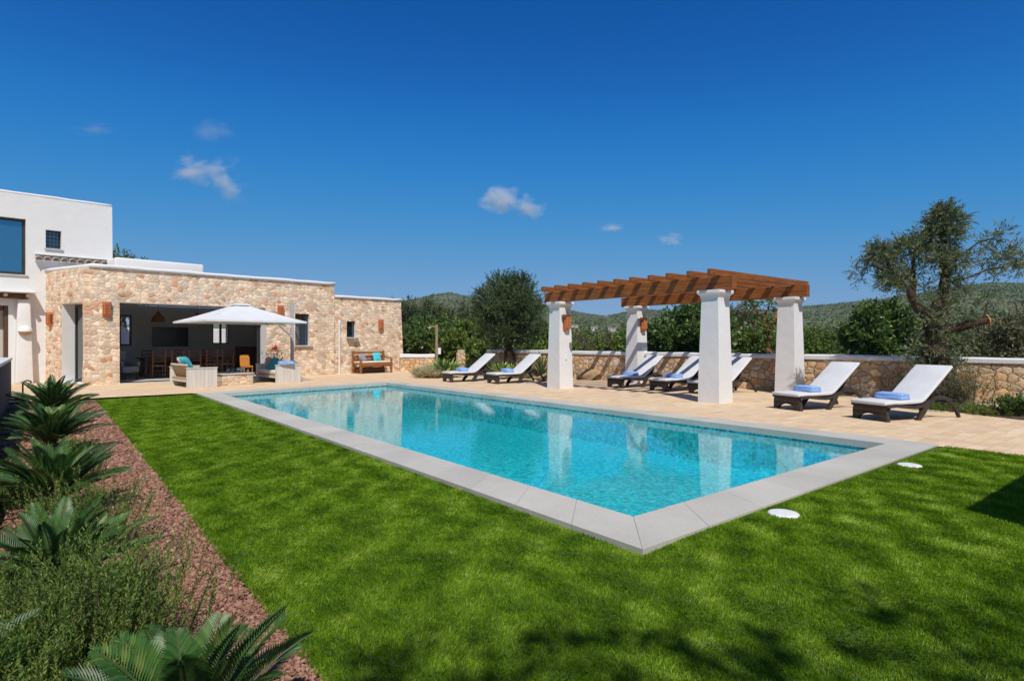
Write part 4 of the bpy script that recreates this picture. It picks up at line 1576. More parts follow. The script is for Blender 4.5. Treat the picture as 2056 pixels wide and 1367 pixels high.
# valance hanging from the rim
b0 = len(vs)
for k in range(m):
    x, y, z = vs[(len(rings) - 1) * m + k]
    vs.append((x * 1.004, y * 1.004, z - 0.055))
for k in range(m):
    fs.append(((len(rings) - 1) * m + k, (len(rings) - 1) * m + (k + 1) % m, b0 + (k + 1) % m, b0 + k))
cb.add(vs, fs)
cn = cb.build('canopy', M['canopy'], UM)
so_ = cn.modifiers.new('th', 'SOLIDIFY')
so_.thickness = 0.006
tc = MB()
vs = []
for rr_, z in ((0.02, za + 0.055), (0.24, za + 0.01), (0.27, za - 0.03)):
    vs.append([(-rr_, -rr_, z), (rr_, -rr_, z), (rr_, rr_, z), (-rr_, rr_, z)])
tc.loft(vs)
tc.build('vent_cap', M['canopy'], cn)
for sx in (-1, 1):
    for sy in (-1, 1):
        MB().bar((sx * 0.08, sy * 0.08, za - 0.10), (sx * 1.57, sy * 1.57, zr - 0.03), 0.022, 0.035).build('rib', M['white_metal'], UM)
MB().bar((0, 0, za - 0.02), (0, 0, zr + 0.14), 0.06, 0.06, (1, 0, 0)).build('hub', M['white_metal'], UM)
mx_ = 1.85
MB().box(mx_ - 0.05, mx_ + 0.05, -0.045, 0.045, 0.06, 2.76).build('mast', M['mast'], UM, 0.01)
MB().bar((mx_, 0, 1.93), (0.0, 0, 2.30), 0.05, 0.06).build('arm', M['white_metal'], UM, 0.008)
MB().bar((mx_, 0.0, 1.55), (1.35, 0, 2.0), 0.03, 0.04).build('strut', M['white_metal'], UM)
MB().box(mx_ - 0.42, mx_ + 0.42, -0.42, 0.42, 0.0, 0.06).build('base_plate', M['mast'], UM, 0.01)
MB().tube([(mx_ + 0.05, -0.07, 1.15), (mx_ + 0.05, -0.13, 1.15), (mx_ + 0.05, -0.13, 1.04)], 0.012, 8).build('crank', M['metal'], UM)


# ------------------------------------------------------------------ outdoor seating
def sofa(loc, mirror, label):
    r = thing('outdoor_sofa', label, 'sofa', loc, HOUSE_ROT, 'whitewashed outdoor sofas')
    D_, W_, H_ = 0.86, 1.68, 0.62

    def bx(mb, x0, x1, *a):
        if mirror:
            x0, x1 = D_ - x1, D_ - x0
        return mb.box(x0, x1, *a)
    # modelled with the back at x=0
    for y0, y1 in ((0.0, 0.11), (W_ - 0.11, W_)):
        mb = MB()
        n = 7
        for k in range(n):                                        # upright boards of the end panel
            bx(mb, D_ * k / n + 0.002, D_ * (k + 1) / n - 0.002, y0 + random.uniform(0, 0.006), y1, 0.0, H_ - 0.035)
        bx(mb, -0.012, D_ + 0.012, y0 - 0.012, y1 + 0.01, H_ - 0.033, H_)
        mb.build('end_panel', M['washed'], r, 0.004)
    sb = MB()
    bx(sb, 0.04, D_ - 0.03, 0.112, W_ - 0.112, 0.23, 0.30)
    sb.build('seat_base', M['tan_wood'], r, 0.006)
    ft = MB()
    bx(ft, D_ - 0.08, D_ - 0.03, 0.112, W_ - 0.112, 0.17, 0.229)
    bx(ft, 0.04, 0.09, 0.112, W_ - 0.112, 0.17, 0.229)
    ft.build('apron', M['washed'], r, 0.004)
    n = 9
    bk = MB()
    s = -1 if mirror else 1
    x0 = D_ if mirror else 0
    for k in range(n):
        y = 0.16 + (W_ - 0.32) * k / (n - 1)
        bk.bar((x0 + s * 0.21, y, 0.31), (x0 + s * 0.03, y, 0.69), 0.10, 0.022, (1, 0, 0))
    bk.build('slatted_back', M['tan_wood'], r, 0.003)
    bk = MB().bar((x0 + s * 0.02, 0.112, 0.70), (x0 + s * 0.02, W_ - 0.112, 0.70), 0.05, 0.05)
    bk.build('top_rail', M['washed'], r, 0.004)
    cu = MB()
    bx(cu, 0.22, D_ - 0.02, 0.125, W_ / 2 - 0.006, 0.302, 0.43)
    bx(cu, 0.22, D_ - 0.02, W_ / 2 + 0.006, W_ - 0.125, 0.302, 0.43)
    cu.build('seat_cushion', M['cream_fabric'], r, 0.035, True, 3)
    return r


S1 = Vector((-9.82, 17.76, 0))
S2 = Vector((-7.96, 19.86, 0))
sofa(S1, False, 'whitewashed outdoor sofa left of the stone table, seen from its slatted back')
sofa(S2, True, 'whitewashed outdoor sofa right of the stone table with blue cushion')
TB = thing('stone_table', 'low square stone block table between the two sofas', 'table', S1 + HF * 1.12 + HI * 0.38, HOUSE_ROT)
MB().box(0.03, 1.03, 0.03, 1.07, 0, 0.335).build('table_base', M['masonry_small'], TB, 0.02)
MB().box(0, 1.06, 0, 1.10, 0.336, 0.375).build('table_top', M['sill'], TB, 0.008)


def loc_h(s, inw, z=0.0):
    p = C1 + HF * s + HI * inw
    return Vector((p.x, p.y, z))


def rel(base, x, y, z=0.0):
    p = base + HF * x + HI * y
    return Vector((p.x, p.y, z))


TBo = S1 + HF * 1.12 + HI * 0.38


def pillow(name, loc, rot, label, mat, w_=0.45, th=0.15):
    mb = MB()
    n = 8
    up, lo = [], []
    vs, fs = [], []
    for side in (1, -1):
        for i in range(n + 1):
            for j in range(n + 1):
                a, b = i / n * 2 - 1, j / n * 2 - 1
                z = side * th / 2 * ((1 - a ** 4) * (1 - b ** 4)) ** 0.6
                k = 1 - 0.06 * (1 - abs(a)) * abs(b) ** 3 - 0.06 * (1 - abs(b)) * abs(a) ** 3
                vs.append((a * w_ / 2 * k, b * w_ / 2 * k, z))
    q = (n + 1) ** 2
    for i in range(n):
        for j in range(n):
            a = i * (n + 1) + j
            fs.append((a, a + n + 1, a + n + 2, a + 1))
            fs.append((q + a, q + a + 1, q + a + n + 2, q + a + n + 1))
    mb.add(vs, fs)
    o = mb.build(name, mat, None, smooth=True)
    o.location = loc
    o.rotation_euler = rot
    return tag(o, label, 'cushion')


pillow('cushion', rel(S2, 0.22, 0.78, 0.62), (0, R(-62), HOUSE_ROT), 'teal blue cushion leaning on the right sofa', M['teal'], 0.5)
pillow('cushion', rel(S2, 0.40, 1.35, 0.60), (0, R(-64), HOUSE_ROT), 'grey cushion deeper in on the right sofa', M['grey_fabric'], 0.48)
pillow('cushion', rel(S1, 0.16, 0.62, 0.76), (0, R(58), HOUSE_ROT + 0.15), 'aqua cushion resting high against the left sofa back', M['aqua'], 0.46)
pillow('cushion', rel(S1, 0.20, 1.10, 0.73), (0, R(58), HOUSE_ROT - 0.1), 'pale cream cushion behind the aqua one on the left sofa', M['cream_fabric'], 0.46)
t = tw0.copy()
COL.objects.link(t)
t.location = rel(S2, 0.36, 0.06, 0.622)
t.rotation_euler = (0, 0, HOUSE_ROT + 1.4)
tag(t, 'pale blue towel laid on the right sofa end panel', 'towel')

for k, (x, y, h, r_, lab) in enumerate(((0.36, 0.40, 0.17, 0.055, 'tall clear glass jar at the left of the table top'), (0.54, 0.50, 0.13, 0.06, 'short clear glass jar in the middle of the table top'))):
    j = MB().lathe([(0, 0), (r_, 0), (r_ * 1.05, h * 0.5), (r_ * 0.9, h), (r_ * 0.8, h), (r_ * 0.95, h * 0.5), (r_ * 0.9, 0.01), (0, 0.01)], 18).build('glass_jar', simple('jar_glass', (0.55, 0.58, 0.58), 0.1, 0.05, 4, 0.0, 0.01, **{'Transmission Weight': 0.85}), None, smooth=True)
    j.location = rel(TBo, x, y, 0.376)
    tag(j, lab, 'jar', 'glass jars on the stone table')
# little metal animal figure
fg = MB()
fg.loft([[(x, -w2, z), (x, w2, z), (x, w2 * 0.7, z + h2), (x, -w2 * 0.7, z + h2)] for x, w2, z, h2 in ((-0.13, 0.02, 0.09, 0.04), (-0.10, 0.04, 0.07, 0.09), (0.0, 0.035, 0.075, 0.08), (0.07, 0.04, 0.07, 0.10), (0.10, 0.025, 0.10, 0.08), (0.13, 0.02, 0.15, 0.06), (0.20, 0.012, 0.15, 0.03))])
for x in (-0.10, 0.07):
    for y in (-0.03, 0.03):
        fg.tube([(x, y, 0.09), (x + 0.01, y, 0.0)], [0.012, 0.008], 6)
o = fg.build('animal_figurine', M['mast'], None, 0.004)
o.location = rel(TBo, 0.76, 0.42, 0.376)
o.rotation_euler = (0, 0, HOUSE_ROT)
tag(o, 'small grey metal animal figure on the stone table', 'figurine')
o = MB().lathe([(0, 0), (0.05, 0), (0.045, 0.05), (0.012, 0.11), (0, 0.115)], 16).build('candle', M['cream_fabric'], None, smooth=True)
o.location = rel(TBo, 0.97, 0.35, 0.376)
tag(o, 'small cream cone candle at the right table edge', 'candle')

# flowering plant against the wall behind the right sofa
fp = thing('flower_plant', 'tall red flowering plant between parasol mast and open room', 'plant', loc_h(6.05, -0.45), 0)
rng = np.random.default_rng(31)
q, v = sprays(np.tile(np.array([[0, 0, 0.25]]), (26, 1)) + rng.normal(0, 0.05, (26, 3)), unit(np.column_stack([rng.normal(0, 0.35, (26, 2)), np.ones(26)])), 0.85, 9, 0.17, 0.03, 0.9, -0.05, rng)
quads_obj('foliage', q, v, M['leaf_dry'], fp)
MB().lathe([(0, 0), (0.13, 0), (0.17, 0.28), (0.15, 0.28), (0.13, 0.24), (0, 0.24)], 18).build('pot', M['terracotta'], fp, smooth=False)
q, v = sprays(rng.normal(0, 0.035, (40, 3)) + np.array([-0.03, -0.05, 1.16]), rand_dirs(40, rng), 0.07, 4, 0.06, 0.035, 0.8, 0, rng)
quads_obj('flower', q, v, M['flower'], fp)

# ------------------------------------------------------------------ carved bench
BN = thing('carved_bench', 'carved teak day bench with white seat pad against the stone wall', 'bench', loc_h(9.66, -0.66), HOUSE_ROT)
bl, bd = 1.66, 0.72
for x, w_ in ((0.0, 0.085), (bl - 0.085, 0.085)):
    for y, h in ((0.0, 0.66), (bd - 0.08, 1.0)):
        mb = MB()
        xc, yc = x + w_ / 2, y + 0.04
        rings = []
        for z, s in ((0, 1.0), (0.06, 1.0), (0.10, 0.75), (0.20, 1.15), (0.30, 0.8), (0.38, 1.0), (h - 0.14, 1.0), (h - 0.12, 0.75), (h - 0.07, 1.15), (h - 0.02, 0.9), (h, 0.35)):
            a = w_ / 2 * s
            rings.append([(xc - a, yc - a, z), (xc + a, yc - a, z), (xc + a, yc + a, z), (xc - a, yc + a, z)])
        mb.loft(rings)
        mb.build('leg', M['teak'], BN, 0.006)
MB().box(0.02, bl - 0.02, 0.03, bd - 0.03, 0.40, 0.455).box(0.0, bl, -0.015, 0.04, 0.35, 0.47).build('seat', M['teak'], BN, 0.006)
ap = MB()
ap.loft([[(x, 0.0, 0.35), (x, 0.028, 0.35), (x, 0.028, 0.35 - 0.07 * abs(math.cos(x / bl * math.pi * 2)) - 0.015), (x, 0.0, 0.35 - 0.07 * abs(math.cos(x / bl * math.pi * 2)) - 0.015)] for x in np.linspace(0.09, bl - 0.09, 17)])
ap.build('carved_apron', M['teak'], BN)
MB().box(0.04, bl - 0.04, 0.05, bd - 0.10, 0.456, 0.53).build('seat_pad', M['cream_fabric'], BN, 0.025, True, 3)
bk = MB()
bk.box(0.085, bl - 0.085, bd - 0.055, bd - 0.02, 0.86, 0.95).box(0.085, bl - 0.085, bd - 0.05, bd - 0.025, 0.74, 0.79)
for k in range(5):
    x = 0.2 + (bl - 0.4) * k / 4
    bk.lathe([(0.0, 0.53), (0.022, 0.53), (0.034, 0.60), (0.018, 0.66), (0.026, 0.72), (0.0, 0.74)], 10, (x, bd - 0.04, 0))
bk.build('backrest', M['teak'], BN, 0.004)
for x in (0.02, bl - 0.065):
    pr_ = [(0.02, 0.64), (0.12, 0.70), (0.28, 0.66), (0.44, 0.69), (0.58, 0.76), (0.68, 0.80)]
    mb = MB()
    mb.loft([[(x, y, z - 0.035), (x + 0.045, y, z - 0.035), (x + 0.045, y, z + 0.02), (x, y, z + 0.02)] for y, z in pr_])
    mb.build('armrest', M['teak'], BN, 0.008)
MB().box(0.12, bl - 0.12, bd - 0.30, bd - 0.06, 0.02, 0.20).box(0.1, bl - 0.1, 0.30, 0.34, 0.14, 0.19).build('stretcher', M['dark_wood'], BN, 0.01)
BNo = loc_h(9.66, -0.66)
pillow('cushion', rel(BNo, 0.42, 0.52, 0.70), (R(70), 0, HOUSE_ROT), 'grey patterned cushion at the left of the carved bench', M['grey_fabric'], 0.36, 0.12)
pillow('cushion', rel(BNo, 1.16, 0.50, 0.72), (R(70), 0, HOUSE_ROT), 'bright aqua cushion at the right of the carved bench', M['aqua'], 0.40, 0.12)

# ------------------------------------------------------------------ living room contents
DT = thing('dining_table', 'long dark wood dining table in the open living room', 'table', loc_h(2.25, 2.55, 0.025), HOUSE_ROT)
MB().box(0, 3.4, 0, 1.0, 0.72, 0.76).build('table_top', M['dark_wood'], DT, 0.01)
MB().box(0.1, 3.3, 0.08, 0.92, 0.62, 0.718).build('apron', M['dark_wood'], DT)
for x in (0.08, 3.22):
    for y in (0.08, 0.82):
        MB().box(x, x + 0.1, y, y + 0.1, 0, 0.62).build('leg', M['dark_wood'], DT, 0.006)


def make_chair():
    r = thing('dining_chair', 'x', 'chair', (0, 0, 0), 0, 'ladder back dining chairs')
    MB().box(-0.23, 0.23, -0.22, 0.22, 0.44, 0.475).build('seat', M['tan_wood'], r, 0.01)
    for x in (-0.21, 0.21):
        MB().bar((x, -0.21, 0), (x, -0.25, 1.06), 0.042, 0.042).build('leg', M['teak'], r)
        MB().bar((x, 0.2, 0), (x, 0.2, 0.44), 0.04, 0.04).build('leg', M['teak'], r)
    b = MB()
    for z in (0.60, 0.72, 0.84, 0.97):
        b.box(-0.19, 0.19, -0.25, -0.225, z, z + 0.06)
    b.build('backrest', M['dark_wood'], r, 0.004)
    s = MB().box(-0.19, 0.19, -0.225, -0.2, 0.12, 0.15).box(-0.19, 0.19, -0.225, -0.2, 0.26, 0.29).box(-0.19, 0.19, 0.19, 0.215, 0.2, 0.23)
    s.build('stretcher', M['dark_wood'], r)
    return r


ch0 = make_chair()
CH = [(2.70, 2.42, 0, 'ladder back chair nearest the left on the patio side of the dining table'), (3.32, 2.42, 0, 'second ladder back chair from the left on the patio side of the table'),
      (3.95, 2.42, 0, 'third ladder back chair from the left on the patio side of the table'), (4.58, 2.44, 0, 'fourth ladder back chair on the patio side, behind the left sofa'),
      (5.20, 2.42, 0, 'last ladder back chair on the patio side, under the parasol'),
      (2.80, 3.75, 180, 'ladder back chair at the left on the far side of the table'), (3.9, 3.75, 180, 'ladder back chair in the middle on the far side of the table'),
      (5.0, 3.75, 180, 'ladder back chair at the right on the far side of the table')]
for i, (s, y, a, lab) in enumerate(CH):
    o = ch0 if i == 0 else copy_tree(ch0)
    o.location = loc_h(s, y, 0.025)
    o.rotation_euler = (0, 0, HOUSE_ROT + R(a) + random.uniform(-0.06, 0.06))
    o['label'] = lab
ac = thing('armchair', 'grey upholstered armchair at the left edge of the open room', 'armchair', loc_h(1.55, 2.2, 0.025), HOUSE_ROT + 0.5)
MB().box(-0.35, 0.35, -0.35, 0.35, 0.25, 0.48).build('seat', M['grey_fabric'], ac, 0.05, True, 3)
MB().box(-0.36, 0.36, 0.25, 0.40, 0.482, 1.05).build('backrest', M['grey_fabric'], ac, 0.05, True, 3)
for x in (-0.40, 0.30):
    MB().box(x, x + 0.1, -0.33, 0.22, 0.482, 0.66).build('armrest', M['grey_fabric'], ac, 0.03)
for x in (-0.31, 0.27):
    for y in (-0.3, 0.27):
        MB().box(x, x + 0.05, y, y + 0.05, 0, 0.248).build('leg', M['dark_wood'], ac)
tv = thing('television', 'large black television on the back wall of the room', 'television', loc_h(3.36, 5.54, 1.2), HOUSE_ROT)
MB().box(0, 1.40, 0, 0.05, 0, 0.83).build('case', M['metal'], tv, 0.008)
MB().box(0.02, 1.38, -0.004, -0.001, 0.025, 0.81).build('screen', M['black'], tv)
sbd = thing('sideboard', 'dark wooden sideboard at the right back of the room', 'sideboard', loc_h(6.62, 4.6, 0.025), HOUSE_ROT)
MB().box(0, 1.5, 0, 0.5, 0.08, 1.15).build('body', M['dark_wood'], sbd, 0.01)
for k in range(3):
    d_ = MB().box(0.03 + k * 0.49, 0.49 + k * 0.49, -0.018, -0.001, 0.14, 1.10).build('door', M['dark_wood'], sbd, 0.005)
    MB().box(0.40 + k * 0.49, 0.43 + k * 0.49, -0.04, -0.019, 0.55, 0.68).build('handle', M['metal'], d_)
MB().box(0.05, 1.45, 0.05, 0.45, 0, 0.078).build('plinth', M['dark_wood'], sbd)
tvb = thing('media_bench', 'low dark media bench below the television', 'bench', loc_h(2.9, 5.1, 0.025), HOUSE_ROT)
MB().box(0, 2.6, 0, 0.45, 0.1, 0.62).build('body', M['dark_wood'], tvb, 0.01)
for x in (0.1, 2.4):
    MB().box(x, x + 0.1, 0.05, 0.4, 0, 0.098).build('foot', M['dark_wood'], tvb)
oc = thing('wicker_chair', 'orange wicker chair catching the sun inside the doorway', 'chair', loc_h(5.47, 0.95, 0.025), HOUSE_ROT)
oc.scale = (0.75, 0.75, 0.92)
MB().box(-0.25, 0.25, -0.25, 0.25, 0.38, 0.45).build('seat', M['orange_wood'], oc, 0.02)
MB().loft([[(-0.25, 0.2, 0.451), (0.25, 0.2, 0.451), (0.25, 0.25, 0.451), (-0.25, 0.25, 0.451)], [(-0.26, 0.26, 0.8), (0.26, 0.26, 0.8), (0.26, 0.30, 0.8), (-0.26, 0.30, 0.8)], [(-0.2, 0.30, 0.93), (0.2, 0.30, 0.93), (0.2, 0.33, 0.93), (-0.2, 0.33, 0.93)]]).build('backrest', M['orange_wood'], oc, 0.02)
for x in (-0.23, 0.19):
    for y in (-0.23, 0.19):
        MB().box(x, x + 0.04, y, y + 0.04, 0, 0.378).build('leg', M['orange_wood'], oc)
for i, (s, lab) in enumerate(((2.9, 'left woven dome pendant lamp hanging in the open room'), (4.33, 'middle woven dome pendant lamp partly behind the parasol'), (5.7, 'right woven dome pendant lamp hidden behind the parasol'))):
    if i == 2:
        continue
    pd = thing('pendant_lamp', lab, 'lamp', loc_h(s, 3.05, 2.18), HOUSE_ROT, 'woven pendant lamps')
    MB().lathe([(0.25, 0.0), (0.245, 0.04), (0.21, 0.15), (0.15, 0.25), (0.08, 0.31), (0.06, 0.38), (0.03, 0.40), (0.03, 0.36), (0.07, 0.29), (0.14, 0.235), (0.20, 0.14), (0.235, 0.03), (0.25, 0.0)], 24).build('lamp_shade', M['terracotta_dark'], pd, smooth=True)
    MB().tube([(0, 0, 0.38), (0, 0, 0.745)], 0.008, 6).build('cord', M['black'], pd)

# ------------------------------------------------------------------ garden shower
sp = gp(877, 25.6)
SW = thing('garden_shower', 'slim wooden garden shower with white pump box before the hedge', 'shower', sp, 0)
MB().box(-0.055, 0.055, -0.05, 0.05, 0, 2.13).build('post', M['post_wood'], SW, 0.008)
MB().box(-0.34, -0.056, -0.03, 0.03, 2.04, 2.09).build('arm', M['post_wood'], SW)
MB().lathe([(0, 0), (0.08, 0), (0.08, 0.02), (0.02, 0.05), (0, 0.05)], 14, (-0.30, 0, 1.989)).build('shower_head', M['mast'], SW)
MB().box(0.057, 0.18, -0.06, 0.06, 0.85, 1.13).build('pump_box', M['lid'], SW, 0.01)

# distant houses on the slope
for (px, d0, wm), hpx, lab in zip(FAR_HOUSES, (4.5, 7.0, 6.5), ('distant pale farmhouse on the slope, left one seen under the pergola', 'distant small white house between the other two on the slope',
                                'distant wide white house on the slope left of the back pillar')):
    c = gp(px, d0)
    zb2 = float(terr_z(c.x, c.y)) + 0.3
    zt_ = zb2 + hpx / F_PX * d0
    h = thing('distant_house', lab, 'house', (c.x, c.y, zb2), R(12), 'white houses on the far slope')
    H_ = zt_ - zb2
    mb = grid_wall([-wm / 2, wm / 2], [-3, H_], [(-wm * 0.32, -wm * 0.2, H_ * 0.25, H_ * 0.7), (wm * 0.05, wm * 0.2, H_ * 0.25, H_ * 0.7), (wm * 0.3, wm * 0.38, H_ * 0.3, H_ * 0.7)], 0.4)
    mb.build('wall', [M['far_wall'], M['far_wall']], h)
    MB().box(-wm / 2, wm / 2, 0.41, 5, -3, H_ * 0.985).build('body', M['grey_fabric'], h)
    MB().box(-wm / 2 - 0.2, wm / 2 + 0.2, -0.25, 5.2, H_ + 0.01, H_ + 0.3).build('roof', M['clay_tile'], h)
# ------------------------------------------------------------------ trees
def limb(mb, pts, r0, r1, n=9, jit=0.12, flare=False):
    pts = [Vector(p) for p in pts]
    out, rad = [], []
    for i in range(len(pts) - 1):
        m = 4
        for k in range(m):
            f = k / m
            out.append(pts[i].lerp(pts[i + 1], f))
    out.append(pts[-1])
    L = len(out)
    for i in range(L):
        f = i / (L - 1)
        r = r0 + (r1 - r0) * f
        if flare and f < 0.15:
            r *= 1 + 0.5 * (0.15 - f) / 0.15
        rad.append(r)
    for i in range(1, L - 1):
        out[i] = out[i] + Vector((random.uniform(-1, 1), random.uniform(-1, 1), random.uniform(-0.4, 0.4))) * rad[i] * 0.25
    mb.tube(out, rad, n, jitter=jit)


def tree(name, label, cat, loc, h, rad, z0, leaf, n_cl=26, n_tw=22, k=9, tw=0.45, L=0.08, W=0.03, up=0.35, group=None, bark='bark_dark', cl_r=0.42, seed=0, trunk_r=0.09, shape=1.0, spread=0.9, bend=0.0, squash=1.0, top=0.0):
    """trunk with limbs reaching to leaf clumps spread through an uneven ellipsoid crown"""
    rng = np.random.default_rng(seed + 100)
    random.seed(seed)
    r = thing(name, label, cat, loc, rng.uniform(0, 6), group)
    cz, hz = (h + z0) / 2, (h - z0) / 2
    cs, rs = [], []
    for i in range(n_cl):
        d = rand_dirs(1, rng)[0]
        f = rng.random() ** 0.45
        p = d * f
        zz = p[2]
        wz = 1.0 - top * max(0, zz) ** 1.2
        c = np.array([p[0] * rad * wz, p[1] * rad * wz * squash, cz + zz * hz * 0.95])
        c[2] = min(c[2], h - cl_r * 0.6)
        cs.append(c)
        s = cl_r * rng.uniform(0.7, 1.35)
        rs.append((s, s, s * 0.85))
    q, v = clump_crown(cs, rs, n_tw, k, tw, L, W, up, spread, bend, rng)
    quads_obj('crown', q, v, leaf, r)
    mb = MB()
    fork = Vector((rng.normal(0, 0.05 * rad), rng.normal(0, 0.05 * rad), max(0.25, z0 * 0.8 + 0.15 * hz)))
    limb(mb, [(0, 0, -0.15), (fork.x * 0.5 + 0.03, fork.y * 0.4, fork.z * 0.55), fork], trunk_r * 1.25, trunk_r, 9, 0.12, True)
    order = sorted(range(n_cl), key=lambda i: -np.linalg.norm(cs[i]))
    for i in order[:min(n_cl, 12)]:
        c = Vector(cs[i])
        mid = fork.lerp(c, 0.5) + Vector((rng.normal(0, 0.08), rng.normal(0, 0.08), 0.08 * hz))
        limb(mb, [fork, mid, c], trunk_r * 0.55, trunk_r * 0.12, 6)
    mb.build('trunk', M[bark], r, smooth=True)
    return r


# big dense olive left of the pergola
tree('olive_tree', 'big dense dark round olive tree left of the pergola', 'tree', gp(1026, 24.6), 4.42, 1.55, 0.95, M['leaf_dense'], 105, 46, 11, 0.40, 0.10, 0.034, 0.75, None, 'bark', 0.50, 3, 0.20, spread=0.55, top=0.30)

# background trees beyond the wall: px, depth, top row, radius, leaf, label, extra
BGT = [
    (812, 37, 596, 1.2, 'leaf_pine', 'slim brownish conifer rising behind the corner of the stone house', 1.5),
    (838, 36, 604, 1.9, 'leaf_dense', 'dull olive green tree right of the house corner, behind the shower', 0.6),
    (872, 38, 601, 1.7, 'leaf_pine', 'brownish green pine in the hedge row above the shower', 0.6),
    (905, 35, 606, 1.6, 'leaf_pine', 'tall dark pine in the hedge row left of the big olive', 0.6),
    (850, 33, 640, 2.0, 'leaf_dark', 'low dark green leafy tree right behind the shower post', 0.1),
    (900, 32, 636, 1.8, 'leaf_dark', 'dark green leafy tree between shower and big olive', 0.1),
    (935, 31, 640, 1.5, 'leaf_bright', 'yellow green bush tree left of the big olive trunk', 0.1),
    (818, 33, 650, 1.6, 'leaf_dark', 'dark leafy tree touching the house corner', 0.1),
    (955, 36, 610, 1.4, 'leaf_dense', 'narrow grey green tree peeping out left of the big olive crown', 0.6),
    (1095, 29, 650, 1.3, 'leaf_bright', 'bright green bush right of the big olive trunk', 0.1),
    (1172, 40, 664, 1.6, 'leaf_bright', 'bright green tree in the gap between the left pergola pillars', 0.1),
    (1150, 38, 668, 1.5, 'leaf_dry', 'dull brownish bush beside the front left pillar', 0.0),
    (1218, 42, 670, 1.5, 'leaf_dry', 'bare looking pale brush left of the back left pillar', 0.0),
    (1248, 40, 668, 1.1, 'leaf_bright', 'small bright bush touching the back left pillar', 0.0),
    (1340, 25, 622, 1.45, 'leaf_dark', 'big leafed dark green tree behind the middle of the pergola', 0.6),
    (1398, 24, 606, 1.35, 'leaf_dark', 'tall dark leafy tree left of the front right pillar', 0.6),
    (1298, 28, 674, 0.9, 'leaf_bright', 'low green bush right of the back left pillar', 0.0),
    (1490, 30, 612, 1.0, 'leaf_dry', 'thin greyish tree right of the front right pillar', 0.4),
    (1500, 26, 660, 1.5, 'leaf_bright', 'yellow green bush low between the right pergola pillars', 0.0),
    (1640, 34, 660, 1.4, 'leaf_bright', 'bright scrub bush right of the back right pillar', 0.0),
    (1690, 38, 655, 1.9, 'leaf_dry', 'dull scrub bush left of the dark fig tree', 0.0),
    (1928, 26, 672, 1.8, 'leaf_bright', 'olive green bush right of the gnarled trunk beyond the wall', 0.0),
    (1992, 24, 662, 1.8, 'leaf_pine', 'dark bush beyond the wall near the right edge', 0.0),
    (2045, 21, 618, 1.3, 'leaf_dry', 'dry twiggy bush at the far right edge beyond the wall', 0.3),
    (2060, 26, 668, 2.0, 'leaf_bright', 'green bush cut by the right picture edge beyond the wall', 0.0),
]
for i, (px, d, yt, rad, leaf, lab, zc) in enumerate(BGT):
    c = gp(px, d, -0.25)
    h = zy(yt, d) + 0.25
    fine = leaf in ('leaf_pine', 'leaf_dry', 'leaf_dense')
    big = leaf == 'leaf_dark'
    nm = 'bush' if h < 2.7 else 'tree'
    tree(nm, lab, nm, c, h, rad, zc * min(1.0, h / 3), M[leaf], 44, 30, 9, 0.42, 0.13 if fine else 0.16, 0.045 if fine else 0.085, 0.5 if fine else 0.3,
         'trees and bushes beyond the garden wall', 'bark_dark', 0.5, 40 + i, 0.10, spread=0.7 if fine else 1.0, top=0.3)

# branchy orange barked tree between the right pillars
c = gp(1545, 23, -0.2)
T2 = thing('bare_tree', 'branchy tree with sparse yellow leaves between the right pergola pillars', 'tree', c, 0)
random.seed(5)
mb = MB()
rng = np.random.default_rng(55)


def at2(px, y, dd=0.0):
    return Vector(((px - 1545) / F_PX * 23, dd, zy(y, 23) + 0.2))


for pts, r0, r1 in (([(1548, 735, 0), (1543, 690, 0.1), (1545, 660, 0)], 0.13, 0.10), ([(1545, 660, 0), (1538, 640, 0.2), (1520, 615, 0.3), (1508, 600, 0.3)], 0.09, 0.03),
                    ([(1545, 660, 0), (1552, 640, -0.2), (1560, 622, -0.1), (1578, 605, 0.1)], 0.09, 0.03), ([(1540, 645, 0.1), (1542, 625, 0.0), (1548, 606, 0.1)], 0.06, 0.02),
                    ([(1545, 665, 0), (1532, 655, -0.2), (1516, 648, -0.3)], 0.05, 0.02), ([(1552, 640, -0.2), (1568, 640, -0.3), (1583, 632, -0.3)], 0.05, 0.02)):
    limb(mb, [at2(*p) for p in pts], r0, r1, 8)
mb.build('trunk', mat_bark('orange_bark', (0.10, 0.05, 0.02), (0.42, 0.22, 0.09)), T2, smooth=True)
cs = [at2(px, y, rng.uniform(-0.3, 0.3)) for px, y in ((1506, 602), (1515, 612), (1525, 606), (1548, 604), (1560, 612), (1578, 604), (1584, 622), (1516, 645), (1530, 655), (1545, 650), (1557, 655), (1540, 675), (1552, 690), (1535, 695), (1570, 660), (1548, 640))]
q, v = clump_crown([tuple(p) for p in cs], [0.22] * len(cs), 13, 8, 0.26, 0.12, 0.06, 0.3, 1.0, 0, rng)
quads_obj('crown', q, v, M['leaf_bright'], T2)

# dark fig behind the gnarled olive
tree('fig_tree', 'glossy dark green spreading fig tree behind the wall left of the gnarled olive', 'tree', gp(1772, 18.2, -0.1), zy(604, 18.2), 1.05, 0.45, M['leaf_dark'], 60, 30, 9, 0.32, 0.13, 0.08, 0.3, None, 'bark_dark', 0.36, 77, 0.11, top=0.15)
# leafy tree peeping above the roofs
tree('roof_tree', 'small green treetop showing above the white roof behind the house', 'tree', gp(246, 36, -0.2), zy(499, 36), 2.0, 3.2, M['leaf_bright'], 48, 30, 9, 0.5, 0.16, 0.07, 0.5, None, 'bark_dark', 0.5, 91, 0.16)

# ------------------------------------------------------------------ the gnarled olive on the right
OD = 13.4
OC = gp(1882, OD)
OT = thing('gnarled_olive', 'old gnarled olive tree with thick sawn limb and sparse tufted crown', 'tree', OC, 0)
random.seed(9)
rng = np.random.default_rng(99)


